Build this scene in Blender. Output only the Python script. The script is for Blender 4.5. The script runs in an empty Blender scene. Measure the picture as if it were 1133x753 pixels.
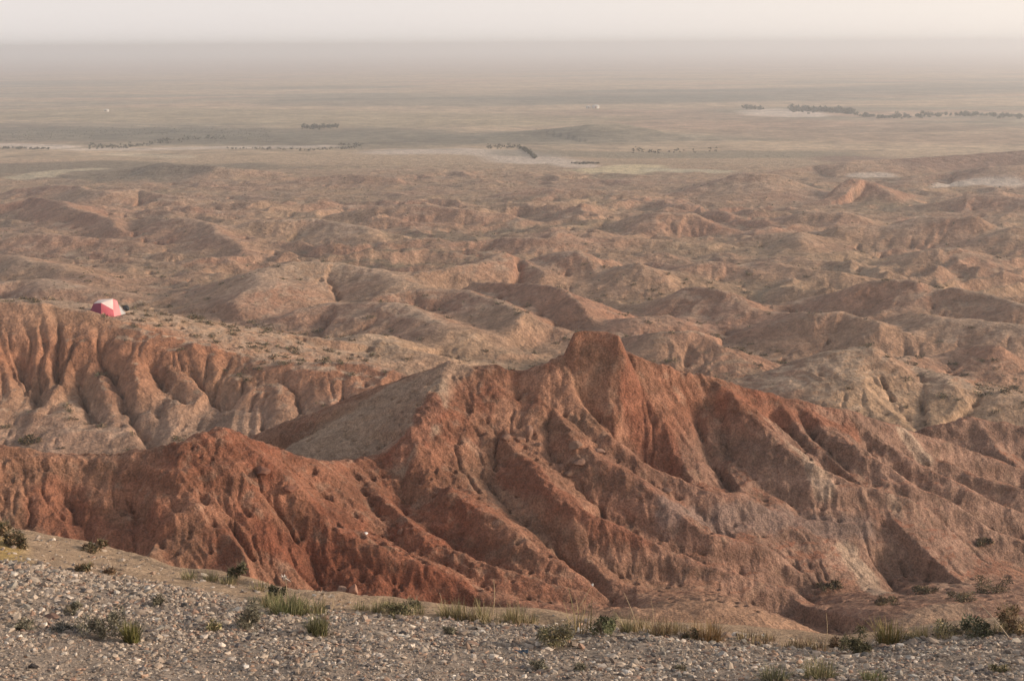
import bpy, math, random
import numpy as np
random.seed(7)
F32 = np.float32
# ------------------------------------------------------------------ camera model (photo pixels, 1133 x 753)
FPX = 1600.0
CX, CY = 566.5, 376.5
HOR = 50.0
PITCH = math.atan((CY - HOR) / FPX)
ROLL = math.radians(0.35)
fwd = np.array([0, math.cos(PITCH), -math.sin(PITCH)])
R0 = np.array([1.0, 0, 0]); U0 = np.array([0, math.sin(PITCH), math.cos(PITCH)])
cam_x = math.cos(ROLL) * R0 - math.sin(ROLL) * U0
cam_y = math.sin(ROLL) * R0 + math.cos(ROLL) * U0

def ray(px, py):
    d = fwd + cam_x * (px - CX) / FPX - cam_y * (py - CY) / FPX
    h = math.hypot(d[0], d[1])
    return d[0] / h, d[1] / h, d[2] / h          # per metre of horizontal range

def P(px, py, rng):
    d = ray(px, py)
    return (d[0] * rng, d[1] * rng, d[2] * rng)

def PZ(px, py, z):
    d = ray(px, py)
    return P(px, py, z / d[2])

# ------------------------------------------------------------------ noise
_rs = np.random.RandomState(11)
_perm = np.concatenate([_rs.permutation(512)] * 3).astype(np.int32)
_ang = _rs.rand(512) * 2 * np.pi
_gx = np.cos(_ang).astype(F32); _gy = np.sin(_ang).astype(F32)

def perlin(x, y, seed=0):
    x = x + F32(seed * 17.31); y = y + F32(seed * 9.77)
    xi = np.floor(x).astype(np.int32); yi = np.floor(y).astype(np.int32)
    fx = (x - xi).astype(F32); fy = (y - yi).astype(F32)
    xi &= 511; yi &= 511
    u = fx * fx * fx * (fx * (fx * 6 - 15) + 10); v = fy * fy * fy * (fy * (fy * 6 - 15) + 10)
    def g(ix, iy, dx, dy):
        h = _perm[_perm[ix] + iy] & 511
        return _gx[h] * dx + _gy[h] * dy
    a = g(xi, yi, fx, fy); b = g(xi + 1, yi, fx - 1, fy)
    c = g(xi, yi + 1, fx, fy - 1); d = g(xi + 1, yi + 1, fx - 1, fy - 1)
    return ((a + u * (b - a)) + v * ((c + u * (d - c)) - (a + u * (b - a)))) * F32(1.5)

def fbm(x, y, octv=4, gain=0.5, seed=0):
    s = 0; a = 1.0; t = 0
    for o in range(octv):
        s = s + a * perlin(x, y, seed + o); t += a
        a *= gain; x = x * F32(2.03); y = y * F32(2.03)
    return s / F32(t)

def ridged(x, y, octv=4, gain=0.5, seed=0):      # 0..1, sharp ridges at 1
    s = 0; a = 1.0; t = 0
    for o in range(octv):
        n = 1 - np.abs(perlin(x, y, seed + o)) * F32(1.6)
        s = s + a * np.clip(n, 0, 1) ** 2; t += a
        a *= gain; x = x * F32(2.07); y = y * F32(2.07)
    return s / F32(t)

def sstep(a, b, x):
    t = np.clip((x - a) / (b - a), 0, 1)
    return t * t * (3 - 2 * t)

def smax(a, b, k):
    h = np.clip(0.5 + 0.5 * (a - b) / k, 0, 1)
    return b + (a - b) * h + k * h * (1 - h)

# ------------------------------------------------------------------ polar grid
def rows():
    out = [26.0]
    for end, n in ((44, 250), (75, 1000), (135, 700), (600, 350), (2500, 110), (60000, 40)):
        while out[-1] < end:
            out.append(out[-1] * (1 + 1.0 / n))
    return np.array(out)
RR = rows(); NR = len(RR)
TH = np.arange(-0.50, 0.5, 1 / 1100.0); NT = len(TH)
Rg, Tg = np.meshgrid(RR.astype(F32), TH.astype(F32), indexing='ij')
X = Rg * np.sin(Tg); Y = Rg * np.cos(Tg)

_zr = np.array([(20, -12), (30, -16.6), (42, -18.6), (50, -20), (60, -22), (80, -26), (95, -29.2), (110, -30), (125, -30.3), (160, -31.8), (200, -33.3),
                (300, -37), (400, -40), (550, -43), (700, -45), (1000, -46), (3000, -46.5), (60000, -47)])
def zref(r, th):
    z = np.interp(r, _zr[:, 0], _zr[:, 1])
    u = np.clip(th / 0.33, -1.2, 1.2)
    t = -1.6 * u * (1 - sstep(62, 90, r))
    return z + t

def PH(px, py, rel):
    rel = rel * (.62 if py < 300 else (.62 + .23 * min(1, (py - 300) / 60)))
    d = ray(px, py); th = math.atan2(d[0], d[1])
    r = np.exp(np.linspace(math.log(65), math.log(8000), 4000))
    m = d[2] * r - (zref(r, th) + rel)
    i = int(np.argmax(m < 0))
    return P(px, py, r[i])

Z = zref(Rg, Tg).astype(F32)
# rolling badland noise between 80 m and 650 m
env = sstep(112, 175, Rg) * (1 - sstep(300, 600, Rg + 70 * perlin(X / 90, Y / 90, 3)))
wx = X + 9 * fbm(X / 38, Y / 38, 2, seed=21); wy = Y + 9 * fbm(X / 38, Y / 38, 2, seed=31)
hills = ridged(wx / 38, wy / 29, 4, 0.45, seed=5)
big = fbm(X / 95, Y / 80, 2, seed=8)
ROLL_H = env * (2.3 * (hills - 0.42) * (0.75 + 0.9 * big) + 0.9 * big) * (0.55 + 0.45 * sstep(180, 330, Rg))
ROLL_H += env * 2.3 * (ridged(wx / 21 + 3, wy / 15, 2, 0.4, seed=17) - 0.4) * (0.6 + 0.8 * sstep(-.3, .4, fbm(X / 70, Y / 70, 2, seed=19)))
ROLL_H += env * 0.7 * (ridged(wx / 13, wy / 10, 3, 0.5, seed=13) - 0.45)
Z += ROLL_H
# the plain undulates a little
pl = sstep(450, 700, Rg)
Z += pl * (1.0 * fbm(X / 260, Y / 260, 3, seed=41) + 0.25 * fbm(X / 30, Y / 30, 2, seed=43) * (1 - sstep(1500, 3000, Rg)))

# ------------------------------------------------------------------ ridges
RED = np.zeros_like(Z); CREST = np.full_like(Z, 99.0)
def ridge(pts, slope=0.75, rnd=0.6, rib=0.0, lam=3.0, k=0.6, red=0.0, concave=0.0, force=False, slopeR=None, seed=0, reach=None, skew=0.0, wob=0.0, tip=1.0):
    """a crest line; ground falls off on both sides; the larger of this and the ground wins"""
    global Z
    pts = np.array(pts, dtype=float)
    rmax = np.hypot(pts[:, 0], pts[:, 1]).max(); rmin = np.hypot(pts[:, 0], pts[:, 1]).min()
    th = np.arctan2(pts[:, 0], pts[:, 1])
    if reach is None: reach = 14.0
    i0 = max(0, int(np.searchsorted(RR, rmin - reach)) - 1); i1 = min(NR, int(np.searchsorted(RR, rmax + reach)) + 1)
    j0 = max(0, int(np.searchsorted(TH, th.min() - reach / rmin))); j1 = min(NT, int(np.searchsorted(TH, th.max() + reach / rmin)))
    if i1 <= i0 or j1 <= j0: return
    x = X[i0:i1, j0:j1]; y = Y[i0:i1, j0:j1]
    if wob:
        x = x + wob * perlin(x / (6 * wob + 1), y / (6 * wob + 1), 60 + seed); y = y + wob * perlin(x / (6 * wob + 1), y / (6 * wob + 1), 70 + seed)
    bd = np.full_like(x, 1e9); bz = np.zeros_like(x); bs = np.zeros_like(x); side = np.zeros_like(x)
    s0 = 0.0; n = len(pts)
    for q in range(n - 1):
        ax, ay, az = pts[q]; bx, by, bzz = pts[q + 1]
        dx, dy = bx - ax, by - ay; L = math.hypot(dx, dy) + 1e-6
        tr = ((x - ax) * dx + (y - ay) * dy) / (L * L)
        t = np.clip(tr, 0, 1)
        ex = x - (ax + t * dx); ey = y - (ay + t * dy)
        d = np.sqrt(ex * ex + ey * ey)
        m = d < bd
        bd = np.where(m, d, bd); bz = np.where(m, az + t * (bzz - az), bz)
        bs = np.where(m, s0 + tr.clip(-3 if q == 0 else 0, 4 if q == n - 2 else 1) * L, bs)
        side = np.where(m, np.sign(dx * ey - dy * ex), side)     # + = left of the direction
        s0 += L
    sl = slope if slopeR is None else np.where(side > 0, slope, slopeR)
    d = bd
    if rib:
        ss = (bs + skew * d * 1.0 + 0.6 * fbm(x / (lam * 1.5), y / (lam * 1.5), 2, seed=80 + seed)) / lam
        w = 1 - np.abs(perlin(ss * 1.0, side * 7.3 + d * 0.05 / lam, 90 + seed)) * 2.0     # spurs at +1
        w2 = 1 - np.abs(perlin(ss * 2.3, side * 3.1 + d * 0.09 / lam, 95 + seed)) * 2.0
        grow = d / (d + 1.2 * lam) * np.exp(-(d / (4.0 * lam)) ** 2)
        d = d * (1 - rib * grow * (0.75 * w + 0.35 * w2) * sstep(0.0, lam * 0.5, d))
    prof = sl * (np.sqrt(d * d + rnd * rnd) - rnd)
    if concave: prof = prof / (1 + concave * prof)
    h = bz - prof
    Zs = Z[i0:i1, j0:j1]
    Z[i0:i1, j0:j1] = smax(h, Zs, k)
    on = sstep(-0.8, 0.8, h - Zs)
    if red is not None:
        RED[i0:i1, j0:j1] = np.maximum(RED[i0:i1, j0:j1] * (1 - 0.6 * on), red * on)
    if force: RED[i0:i1, j0:j1] = RED[i0:i1, j0:j1] * (1 - on) + red * on
    CREST[i0:i1, j0:j1] = np.minimum(CREST[i0:i1, j0:j1], np.where(on > 0.4, bd, 99.0))

def zz(L): return [PZ(*p) for p in L]
def hh(L): return [PH(*p) for p in L]

# mid and far hills: (px, py, height above the valley floor)
MID = [
 (dict(slope=.42, rnd=2.5, rib=.22, lam=6, red=.25), [(238,346,2),(260,335,3.5),(282,317,5),(297,302,6),(320,291,7),(345,289,7),(372,289,6.5),(400,296,6),(426,302,5.5),(450,312,4.5)]),
 (dict(slope=.5, rnd=1.2, rib=.5, lam=5, red=.5), [(426,302,5),(460,299,5.5),(496,294,6),(519,291,6),(563,279,7),(585,287,5),(602,303,3.5)]),
 (dict(slope=.5, rnd=1.2, rib=.3, lam=5, red=.4), [(420,328,4),(459,318,5),(519,320,5),(548,335,4.5),(578,346,4),(610,362,2)]),
 (dict(slope=.7, rnd=.6, rib=.5, lam=4, red=.55), [(530,311,5),(578,313,6),(626,318,6.5),(641,335,4.5),(655,352,2.5)]),
 (dict(slope=.42, rnd=2.2, rib=.3, lam=6, red=.12), [(330,345,3),(370,335,4),(426,333,5),(463,346,4),(507,363,3)]),
 (dict(slope=.42, rnd=2.2, rib=.3, lam=6, red=.05), [(340,378,2),(370,374,3),(414,369,4.5),(452,383,3.5),(493,393,2.5),(530,402,1.2)]),
 (dict(slope=.6, rnd=.8, rib=.6, lam=2.6, red=.4), [(698,372,3.5),(733,369,4.5),(770,367,4.5),(792,380,3.5),(818,391,2)]),
 (dict(slope=.45, rnd=1, rib=.3, lam=5, red=.5), [(745,326,2),(770,318,5),(795,322,5),(826,339,3),(860,350,2)]),
 (dict(slope=.55, rnd=1, rib=.55, lam=3.5, red=.45), [(860,348,2),(900,343,5),(934,343,5),(971,357,4),(1000,366,3)]),
 (dict(slope=.5, rnd=1.2, rib=.3, lam=5, red=.4), [(930,322,3),(967,311,6),(1012,309,7),(1038,320,5)]),
 (dict(slope=.55, rnd=1.2, rib=.55, lam=5, red=.45), [(1053,317,6),(1105,328,5),(1133,335,5),(1190,345,4)]),
 (dict(slope=.4, rnd=1.5, rib=.3, lam=5, red=.05), [(850,417,1),(882,402,3),(919,383,6),(945,382,6),(975,398,4),(1030,396,3)]),
 (dict(slope=.35, rnd=2.5, rib=.4, lam=5, red=.0), [(890,446,2),(956,428,3),(1015,410,4),(1056,417,4),(1100,430,3),(1140,440,3)]),
 (dict(slope=.6, rnd=.6, rib=.5, lam=3, red=.7), [(1055,394,1),(1067,381,4),(1094,380,4.5),(1112,392,2.5)]),
 (dict(slope=.35, rnd=3, rib=.2, lam=6, red=.0), [(-40,316,3),(0,313,3),(45,309,3.5),(74,315,3.5),(111,321,2.5)]),
 (dict(slope=.4, rnd=2, rib=.4, lam=6, red=.4), [(-40,278,4),(0,281,4),(56,291,4),(111,309,2.5)]),
 (dict(slope=.55, rnd=1, rib=.6, lam=6, red=.9), [(-40,222,4),(0,224,5),(35,217,7),(70,222,7),(105,236,5),(140,252,3)]),
 (dict(slope=.5, rnd=1.5, rib=.5, lam=9, red=.35), [(20,208,4),(53,203,6),(88,206,6),(120,212,6),(152,209,6),(200,218,4)]),
 (dict(slope=.5, rnd=1.2, rib=.5, lam=6, red=.5), [(150,243,3),(175,239,5),(208,242,6),(238,250,5),(275,277,2)]),
 (dict(slope=.4, rnd=2, rib=.4, lam=8, red=.05), [(260,250,4),(297,242,6),(357,242,6),(390,250,5),(420,262,3)]),
 (dict(slope=.5, rnd=1.5, rib=.5, lam=8, red=.4), [(380,234,3),(420,228,5),(463,225,6),(510,230,5),(560,238,3)]),
 (dict(slope=.5, rnd=1.2, rib=.5, lam=6, red=.4), [(480,272,2),(540,263,3),(570,262,4),(604,263,4),(630,255,5),(649,262,3)]),
 (dict(slope=.4, rnd=2.5, rib=.2, lam=8, red=.4), [(600,287,3),(620,279,6),(645,277,7),(667,285,5),(690,300,2)]),
 (dict(slope=.4, rnd=2.5, rib=.2, lam=8, red=.35), [(690,294,4),(716,291,6),(742,299,4)]),
 (dict(slope=.6, rnd=1, rib=.6, lam=6, red=.4), [(700,238,4),(733,235,6),(770,235,6),(796,247,3)]),
 (dict(slope=.4, rnd=2, rib=.3, lam=8, red=.3), [(870,238,3),(893,233,5),(934,235,5),(955,240,3)]),
 (dict(slope=.45, rnd=2, rib=.4, lam=8, red=.4), [(905,256,3),(930,250,5),(971,250,5),(1000,256,4)]),
 (dict(slope=.5, rnd=2, rib=.3, lam=8, red=.35), [(1000,246,3),(1023,239,8),(1067,237,9),(1093,247,5)]),
 (dict(slope=.5, rnd=2, rib=.3, lam=8, red=.4), [(1100,254,5),(1120,251,7),(1170,252,7)]),
 (dict(slope=.4, rnd=2, rib=.3, lam=8, red=.3), [(848,259,3),(882,257,4),(893,268,3)]),
 (dict(slope=.45, rnd=2, rib=.4, lam=8, red=.2), [(1010,277,3),(1030,274,5),(1056,274,5),(1090,280,3)]),
 (dict(slope=.35, rnd=2, rib=.3, lam=6, red=.3), [(750,294,2),(770,290,3.5),(807,290,3.5),(840,300,2)]),
 (dict(slope=.35, rnd=1.5, rib=.3, lam=5, red=.35), [(840,290,2),(863,291,3),(926,300,3),(960,306,2)]),
 (dict(slope=.35, rnd=4, rib=.2, lam=12, red=.25), [(790,200,4),(830,190,10),(850,191,10),(880,204,4)]),
 (dict(slope=.5, rnd=2, rib=.5, lam=9, red=.7), [(925,212,3),(945,197,9),(958,199,8),(985,216,3)]),
 (dict(slope=.3, rnd=3, rib=.3, lam=18, red=.5), [(860,190,2),(900,183,4),(940,178,7),(1000,175,8),(1060,171,9),(1133,166,11),(1220,160,11)]),
 (dict(slope=.4, rnd=3, rib=.4, lam=18, red=.55), [(1010,196,2),(1060,188,5),(1100,184,8),(1133,182,9),(1220,178,9)]),
 (dict(slope=.15, rnd=12, rib=.3, lam=40, red=.0), [(530,153,1),(600,144,5),(650,138,9),(682,136.5,9),(712,143,3)]),
 (dict(slope=.4, rnd=3, rib=.3, lam=14, red=.1), [(130,188,2),(180,180,6),(240,184,6),(300,190,3)]),
 (dict(slope=.45, rnd=2, rib=.3, lam=12, red=.4), [(345,196,3),(380,192,5),(440,196,4)]),
 (dict(slope=.4, rnd=2, rib=.4, lam=10, red=.4), [(560,214,2),(610,208,5),(660,208,5),(700,214,3)]),
 (dict(slope=.45, rnd=2, rib=.4, lam=10, red=.55), [(1040,222,3),(1070,214,6),(1110,216,6),(1150,222,5)]),
 (dict(slope=.4, rnd=2, rib=.4, lam=8, red=.2), [(380,262,2),(430,268,3),(470,262,4),(500,268,2)]),
 (dict(slope=.4, rnd=1, rib=.4, lam=6, red=.5), [(655,357,1),(690,353,3),(740,350,3),(762,352,1)]),
 (dict(slope=.4, rnd=2, rib=.4, lam=6, red=.35), [(1000,345,2),(1050,352,4),(1100,356,4),(1150,362,4)]),
 (dict(slope=.4, rnd=2, rib=.4, lam=6, red=.3), [(150,268,2),(60,258,4),(0,256,4),(-40,256,4)]),
]
for kw, L in MID:
    r_ = PH(*L[len(L) // 2])
    rr = math.hypot(r_[0], r_[1])
    kw['rnd'] *= .6; kw['rib'] = min(.6, kw['rib'] * 1.3); kw['lam'] *= .8
    ridge(hh(L), k=0.4 + rr / 350.0, concave=.05, reach=22 if rr < 300 else (40 if rr < 650 else 120), seed=int(L[0][0]) % 7, wob=1.0 + rr / 250.0, **kw)

# tent plateau and the fluted badland on the left
ridge(zz([(-60,333,-21.6),(0,333,-21.6),(60,336,-21.9),(118,343,-22.4),(135,346,-22.6)]), slope=.3, rnd=3.0, k=1.0, red=.05, reach=30)
ridge(zz([(188,362,-25.0),(215,361,-25.3),(260,364,-25.8),(320,370,-26.3),(375,376,-26.9)]), slope=.35, slopeR=.95, rnd=.4, rib=.4, lam=4, red=.5, reach=20)
ridge(zz([(-120,329,-20),(0,334,-20.3),(50,336,-20.6),(95,344,-21.2),(125,353,-21.9)]),
      slope=.4, slopeR=.82, rnd=.4, rib=.55, lam=2.2, red=.6, reach=22, skew=-.35, concave=.02, seed=2)
ridge(zz([(125,353,-21.9),(170,368,-22.7),(215,379,-23.5),(262,389,-24.2),(300,398,-24.6),(345,401,-24.6),(400,401,-24.6),(440,411,-25.1),(466,427,-26.0)]),
      slope=.8, slopeR=.55, rnd=.9, rib=.4, lam=3.6, red=.25, reach=22, skew=-.35, concave=.02, seed=5)
for L in ([(95,344,-21.2),(130,385,-23.9),(165,425,-26.4),(200,455,-28.4),(235,478,-29.6)],
          [(125,353,-21.9),(165,392,-24.2),(205,428,-26.6),(240,452,-28.2)],
          [(170,368,-22.7),(212,397,-24.7),(268,428,-27.0),(316,445,-28.2),(360,463,-29.2)],
          [(215,379,-23.3),(260,400,-25.1),(305,420,-26.7),(345,436,-27.9)],
          [(50,336,-20.6),(70,370,-22.9),(95,410,-25.6),(130,455,-28.6),(150,485,-30)],
          [(0,334,-20.3),(15,375,-23),(40,420,-26.3),(60,455,-28.9)],
          [(-40,330,-20.2),(-25,375,-23),(0,425,-26.6)],
          [(240,384,-23.9),(285,410,-25.7),(325,432,-27.2)], [(290,394,-24.5),(330,415,-25.9),(372,438,-27.5)],
          [(20,334,-20.4),(42,372,-22.9),(68,415,-26),(95,458,-29)], [(72,340,-20.9),(98,380,-23.6),(128,420,-26.4),(160,465,-29)],
          [(320,400,-24.7),(350,425,-26.4),(390,448,-28)], [(365,401,-24.7),(395,418,-25.9),(430,438,-27.2)]):
    ridge(zz(L), slope=.6, slopeR=.85, rnd=.15, rib=.4, lam=1.1, red=.35, reach=12, k=.35, seed=4)
ridge(zz([(-60,452,-28.4),(0,457,-28.6),(50,462,-28.9),(100,478,-29.4),(130,492,-29.9)]), slope=.22, rnd=2.0, k=.8, red=.0, reach=16)

# ---- the red ridge
N = dict(reach=16, k=.45, concave=.015)
peak = [(478,417,-14.1),(497,402,-13.3),(540,406,-13.4),(578,410,-13.6),(605,403,-13.25),(622,394,-12.95)]
ridge(zz(peak[:3]), slope=.75, rnd=.35, rib=.35, lam=2.6, red=1, **N)
ridge(zz(peak[2:]), slope=.75, slopeR=1.25, rnd=.3, rib=.35, lam=2.6, red=1, **N)
ridge(zz([(686,386,-12.9),(700,392,-13.05),(745,408,-13.8),(800,420,-14.5),(850,435,-15.2),(900,447,-15.8),(950,457,-16.3),(1000,473,-17.2),(1060,492,-18.3),(1133,520,-19.5)]),
      slope=.7, slopeR=1.45, rnd=.2, rib=.45, lam=2.4, red=.9, seed=3, skew=-.2, **N)
ridge([(a_, b_, c_ - .4) for a_, b_, c_ in zz([(638,368,-11.95),(658,367,-11.9),(678,371,-12.05)])], slope=2.0, rnd=.08, rib=.25, lam=1.6, red=1, reach=16, k=.2, concave=.03)      # flat-topped knob
ridge(zz([(497,402,-13.3),(478,440,-14.1),(455,478,-15.0),(420,503,-15.8),(380,510,-15.9),(340,507,-15.2),(300,491,-14.5),(245,474,-13.6),(205,485,-13.8),(160,499,-14.3),(100,504,-14.5),(50,500,-14.3),(0,493,-14),(-110,488,-14)]),
      slope=.85, slopeR=.5, rnd=.3, rib=.4, lam=2.2, red=1, seed=1, skew=.25, **N)
ridge(zz([(478,417,-14.1),(440,441,-16),(390,461,-18.2),(300,484,-20.8),(220,500,-23)]), slope=.45, rnd=1.2, rib=.15, lam=4, red=.1, force=True, **N)
SP = dict(reach=9, k=.22, rnd=.16)
for L, sl, rd, rb in (
   ([(245,474,-13.6),(290,505,-14.5),(335,545,-15.6),(370,580,-16.5),(424,602,-17.0),(479,625,-17.6),(522,645,-18.1),(588,667,-18.5),(646,686,-18.8)], .7, .95, .35),
   ([(380,510,-15.9),(430,553,-16.7),(479,598,-17.5),(515,617,-17.9),(573,633,-18.2),(606,646,-18.5),(650,660,-18.9)], .6, .9, .35),
   ([(500,540,-16.5),(530,560,-16.9),(575,592,-17.5),(620,622,-18.2),(660,645,-18.8)], .5, .9, .4),
   ([(520,405,-13.4),(535,440,-14.5),(560,480,-15.5),(588,530,-16.6),(624,585,-17.8),(671,636,-18.8),(718,661,-19.3),(770,671,-19.6)], .42, .85, .3),
   ([(560,480,-15.4),(600,530,-16.4),(640,560,-17),(667,572,-17.4),(715,594,-18),(769,618,-18.7),(805,632,-19.1),(878,654,-19.8),(925,670,-20.4)], .7, .7, .4),
   ([(590,410,-13.6),(610,450,-14.7),(640,488,-15.6),(690,520,-16.4),(733,549,-17.2),(787,588,-18.2),(842,603,-18.8),(885,632,-19.8),(925,680,-21.2)], .65, .7, .4),
   ([(620,395,-13),(645,440,-14.4),(672,475,-15.4),(705,505,-16.3),(733,520,-16.8),(776,541,-17.4),(820,545,-17.6),(842,558,-18),(866,575,-18.6),(914,576,-18.8),(987,585,-19.3),(1034,596,-19.8),(1078,607,-20.3),(1150,620,-21)], .75, .5, .4),
   ([(680,374,-12.2),(702,413,-13.75),(730,455,-15.15),(750,495,-16.35),(765,528,-17.3)], .95, .85, .25),
   ([(762,411,-14),(775,440,-15),(785,470,-15.9),(795,500,-16.8)], 1.0, .7, .3),
   ([(790,418,-14.3),(830,455,-15.4),(858,484,-16.2),(896,513,-17),(951,538,-17.8),(1005,550,-18.3),(1045,575,-19.3)], .8, .45, .4),
   ([(850,435,-15.2),(880,462,-16),(905,490,-16.8)], .8, .75, .3),
   ([(880,442,-15.6),(920,475,-16.4),(960,503,-17.1),(1005,530,-17.9),(1060,560,-18.9),(1110,590,-19.9)], .75, .6, .4),
   ([(930,452,-16.2),(980,488,-17.3),(1030,520,-18.3),(1090,550,-19.3),(1140,570,-20)], .7, .65, .4),
   ([(985,468,-17),(1030,500,-18),(1080,525,-18.9),(1140,545,-19.5)], .7, .6, .4),
   ([(1030,472,-18.2),(1075,461,-17.8),(1133,472,-18.2),(1220,485,-18.5)], .7, .8, .4),
   ([(1075,461,-17.8),(1110,500,-19),(1150,540,-20)], .7, .7, .4),
   ([(100,504,-14.5),(120,535,-15.4),(150,575,-16.4),(175,605,-17)], .8, .95, .3),
   ([(30,498,-14.2),(40,540,-15.4),(60,575,-16.4)], .8, .8, .3),
  ):
    ridge(zz(L), slope=.5 if L[0][0] > 240 else .7, slopeR=sl * 1.55, red=rd, rib=rb * .7, lam=1.2, seed=int(L[0][0]) % 9, wob=.25, **SP)
# sandy apron mounds at the foot of the ridge, seen over the gravel edge
ridge(zz([(560,690,-18.6),(640,686,-18.4),(700,677,-18),(780,671,-17.8),(840,679,-18),(900,697,-18.7),(940,718,-19.7)]), slope=.32, rnd=.8, k=.7, red=.45, reach=14)
ridge(zz([(960,715,-19.3),(990,698,-18.8),(1020,682,-18.6),(1060,671,-18.6),(1180,668,-18.4)]), slope=.3, rnd=.6, k=.5, red=.15, reach=12)
RED_ON = sstep(40, 44, Rg)
def pick(px, py, rmin=27.0):
    """where the photo's ray meets the terrain"""
    d = ray(px, py); th = math.atan2(d[0], d[1])
    j = min(max((th - TH[0]) * 1100.0, 0), NT - 1.001); j0 = int(j); t = j - j0
    col = Z[:, j0] * (1 - t) + Z[:, j0 + 1] * t
    m = (col - d[2] * RR > 0) & (RR > rmin)
    i = int(np.argmax(m))
    if not m[i]: return None
    r = RR[i]
    if i > 0:
        a = col[i - 1] - d[2] * RR[i - 1]; b = col[i] - d[2] * RR[i]
        r = RR[i - 1] + (RR[i] - RR[i - 1]) * (-a / (b - a + 1e-9))
    return P(px, py, r)

def gully(L, depth, w):
    """a ravine cut along a path on the slope"""
    pts = [pick(*p) for p in L]; a_ = np.array([p for p in pts if p])
    if len(a_) < 2: return
    rg = np.hypot(a_[:, 0], a_[:, 1]); th = np.arctan2(a_[:, 0], a_[:, 1])
    i0 = max(0, np.searchsorted(RR, rg.min() - 5 * w)); i1 = min(NR, np.searchsorted(RR, rg.max() + 5 * w))
    j0 = max(0, np.searchsorted(TH, th.min() - 5 * w / rg.min())); j1 = min(NT, np.searchsorted(TH, th.max() + 5 * w / rg.min()))
    x = X[i0:i1, j0:j1]; y = Y[i0:i1, j0:j1]; x = x + .5 * w * perlin(x / (2 * w), y / (2 * w), 7); y = y + .5 * w * perlin(x / (2 * w), y / (2 * w), 8)
    bd = np.full_like(x, 1e9); bt = np.zeros_like(x); n = len(a_) - 1
    for q in range(n):
        ax, ay = a_[q, :2]; dx, dy = a_[q + 1, 0] - ax, a_[q + 1, 1] - ay; L2 = dx * dx + dy * dy + 1e-6
        t = np.clip(((x - ax) * dx + (y - ay) * dy) / L2, 0, 1); d = np.hypot(x - ax - t * dx, y - ay - t * dy)
        m = d < bd; bd = np.where(m, d, bd); bt = np.where(m, (q + t) / n, bt)
    tap = sstep(0, .3, bt) * (1 - .6 * sstep(.8, 1, bt))
    Z[i0:i1, j0:j1] -= (depth * tap * (.6 * np.exp(-np.abs(bd) / w) + .4 * np.exp(-(bd / (2.2 * w)) ** 2))).astype(F32)
for L, dp, gw in (([(632,415),(650,437),(680,465),(705,495),(735,512),(770,530)], .7, .35), ([(757,422),(772,450),(785,490),(803,531)], .6, .3), ([(775,428),(797,450),(804,475),(806,505)], .4, .2),
  ([(588,556),(624,606),(671,647),(715,668)], .5, .3), ([(640,545),(690,562),(735,588),(790,607),(840,627)], .4, .3), ([(940,472),(975,505),(1010,533)], .5, .3), ([(1000,482),(1040,515),(1080,540)], .5, .3),
  ([(840,440),(870,470),(890,495)], .4, .25), ([(880,455),(915,490),(945,520)], .4, .25), ([(330,560),(380,602),(440,632),(520,660),(580,678)], .5, .35), ([(60,522),(80,560),(110,600)], .4, .25), ([(130,522),(160,565),(185,610)], .45, .25),
  ([(215,530),(235,565),(262,600)], .2, .12), ([(300,545),(330,580),(350,610)], .2, .12), ([(180,530),(195,560),(215,590)], .2, .12), ([(245,560),(262,590),(285,620)], .15, .1), ([(420,530),(460,570),(510,603),(560,622)], .4, .25), ([(520,500),(540,530),(570,565),(600,590)], .22, .16), ([(850,610),(880,640),(910,665)], .4, .3), ([(960,600),(985,630),(1010,655)], .4, .25),
  ([(15,369),(30,405),(48,443)], 1.3, .45), ([(74,380),(88,415),(100,447),(108,465)], 1.3, .45), ([(100,369),(125,405),(145,450),(164,488)], 1.5, .45), ([(155,385),(185,420),(205,442)], 1.0, .4), ([(40,360),(60,400),(75,440)], .9, .4),
  ([(200,395),(230,425),(262,450)], .9, .45), ([(300,410),(330,430),(360,450)], .7, .4)):
    gully(L, dp, gw)
# fine relief, growing with range, erosion-like
nearw = 1 - sstep(70, 110, Rg)
steep0 = np.clip(np.abs(np.gradient(Z, axis=0) / np.gradient(Rg, axis=0)), 0, 1.2)
Z += nearw * (0.10 * fbm(X / 1.6, Y / 1.6, 4, .6, seed=51) + 0.16 * (ridged(X / 2.2 + 0.5 * perlin(X, Y, 4), Y / 2.2, 3, .55, seed=52) - .5) * (0.3 + steep0))
midw = sstep(70, 110, Rg) * (1 - sstep(500, 700, Rg))
# broken, clodded surface with a grain that runs down to the right
ga = X * .8 - Y * .6; gb = X * .6 + Y * .8
rough_w = nearw * sstep(44, 47, Rg) * (.35 + .65 * sstep(-.2, .3, fbm(X / 4, Y / 4, 2, seed=150))) * sstep(-19.5, -17.5, Z)
Z += rough_w * .25 * (ridged(ga / 1.3 + .4 * perlin(X, Y, 26), gb / .5, 3, .62, seed=151) - .45)
Z += rough_w * .05 * fbm(X / .3, Y / .3, 2, .7, seed=152)
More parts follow.
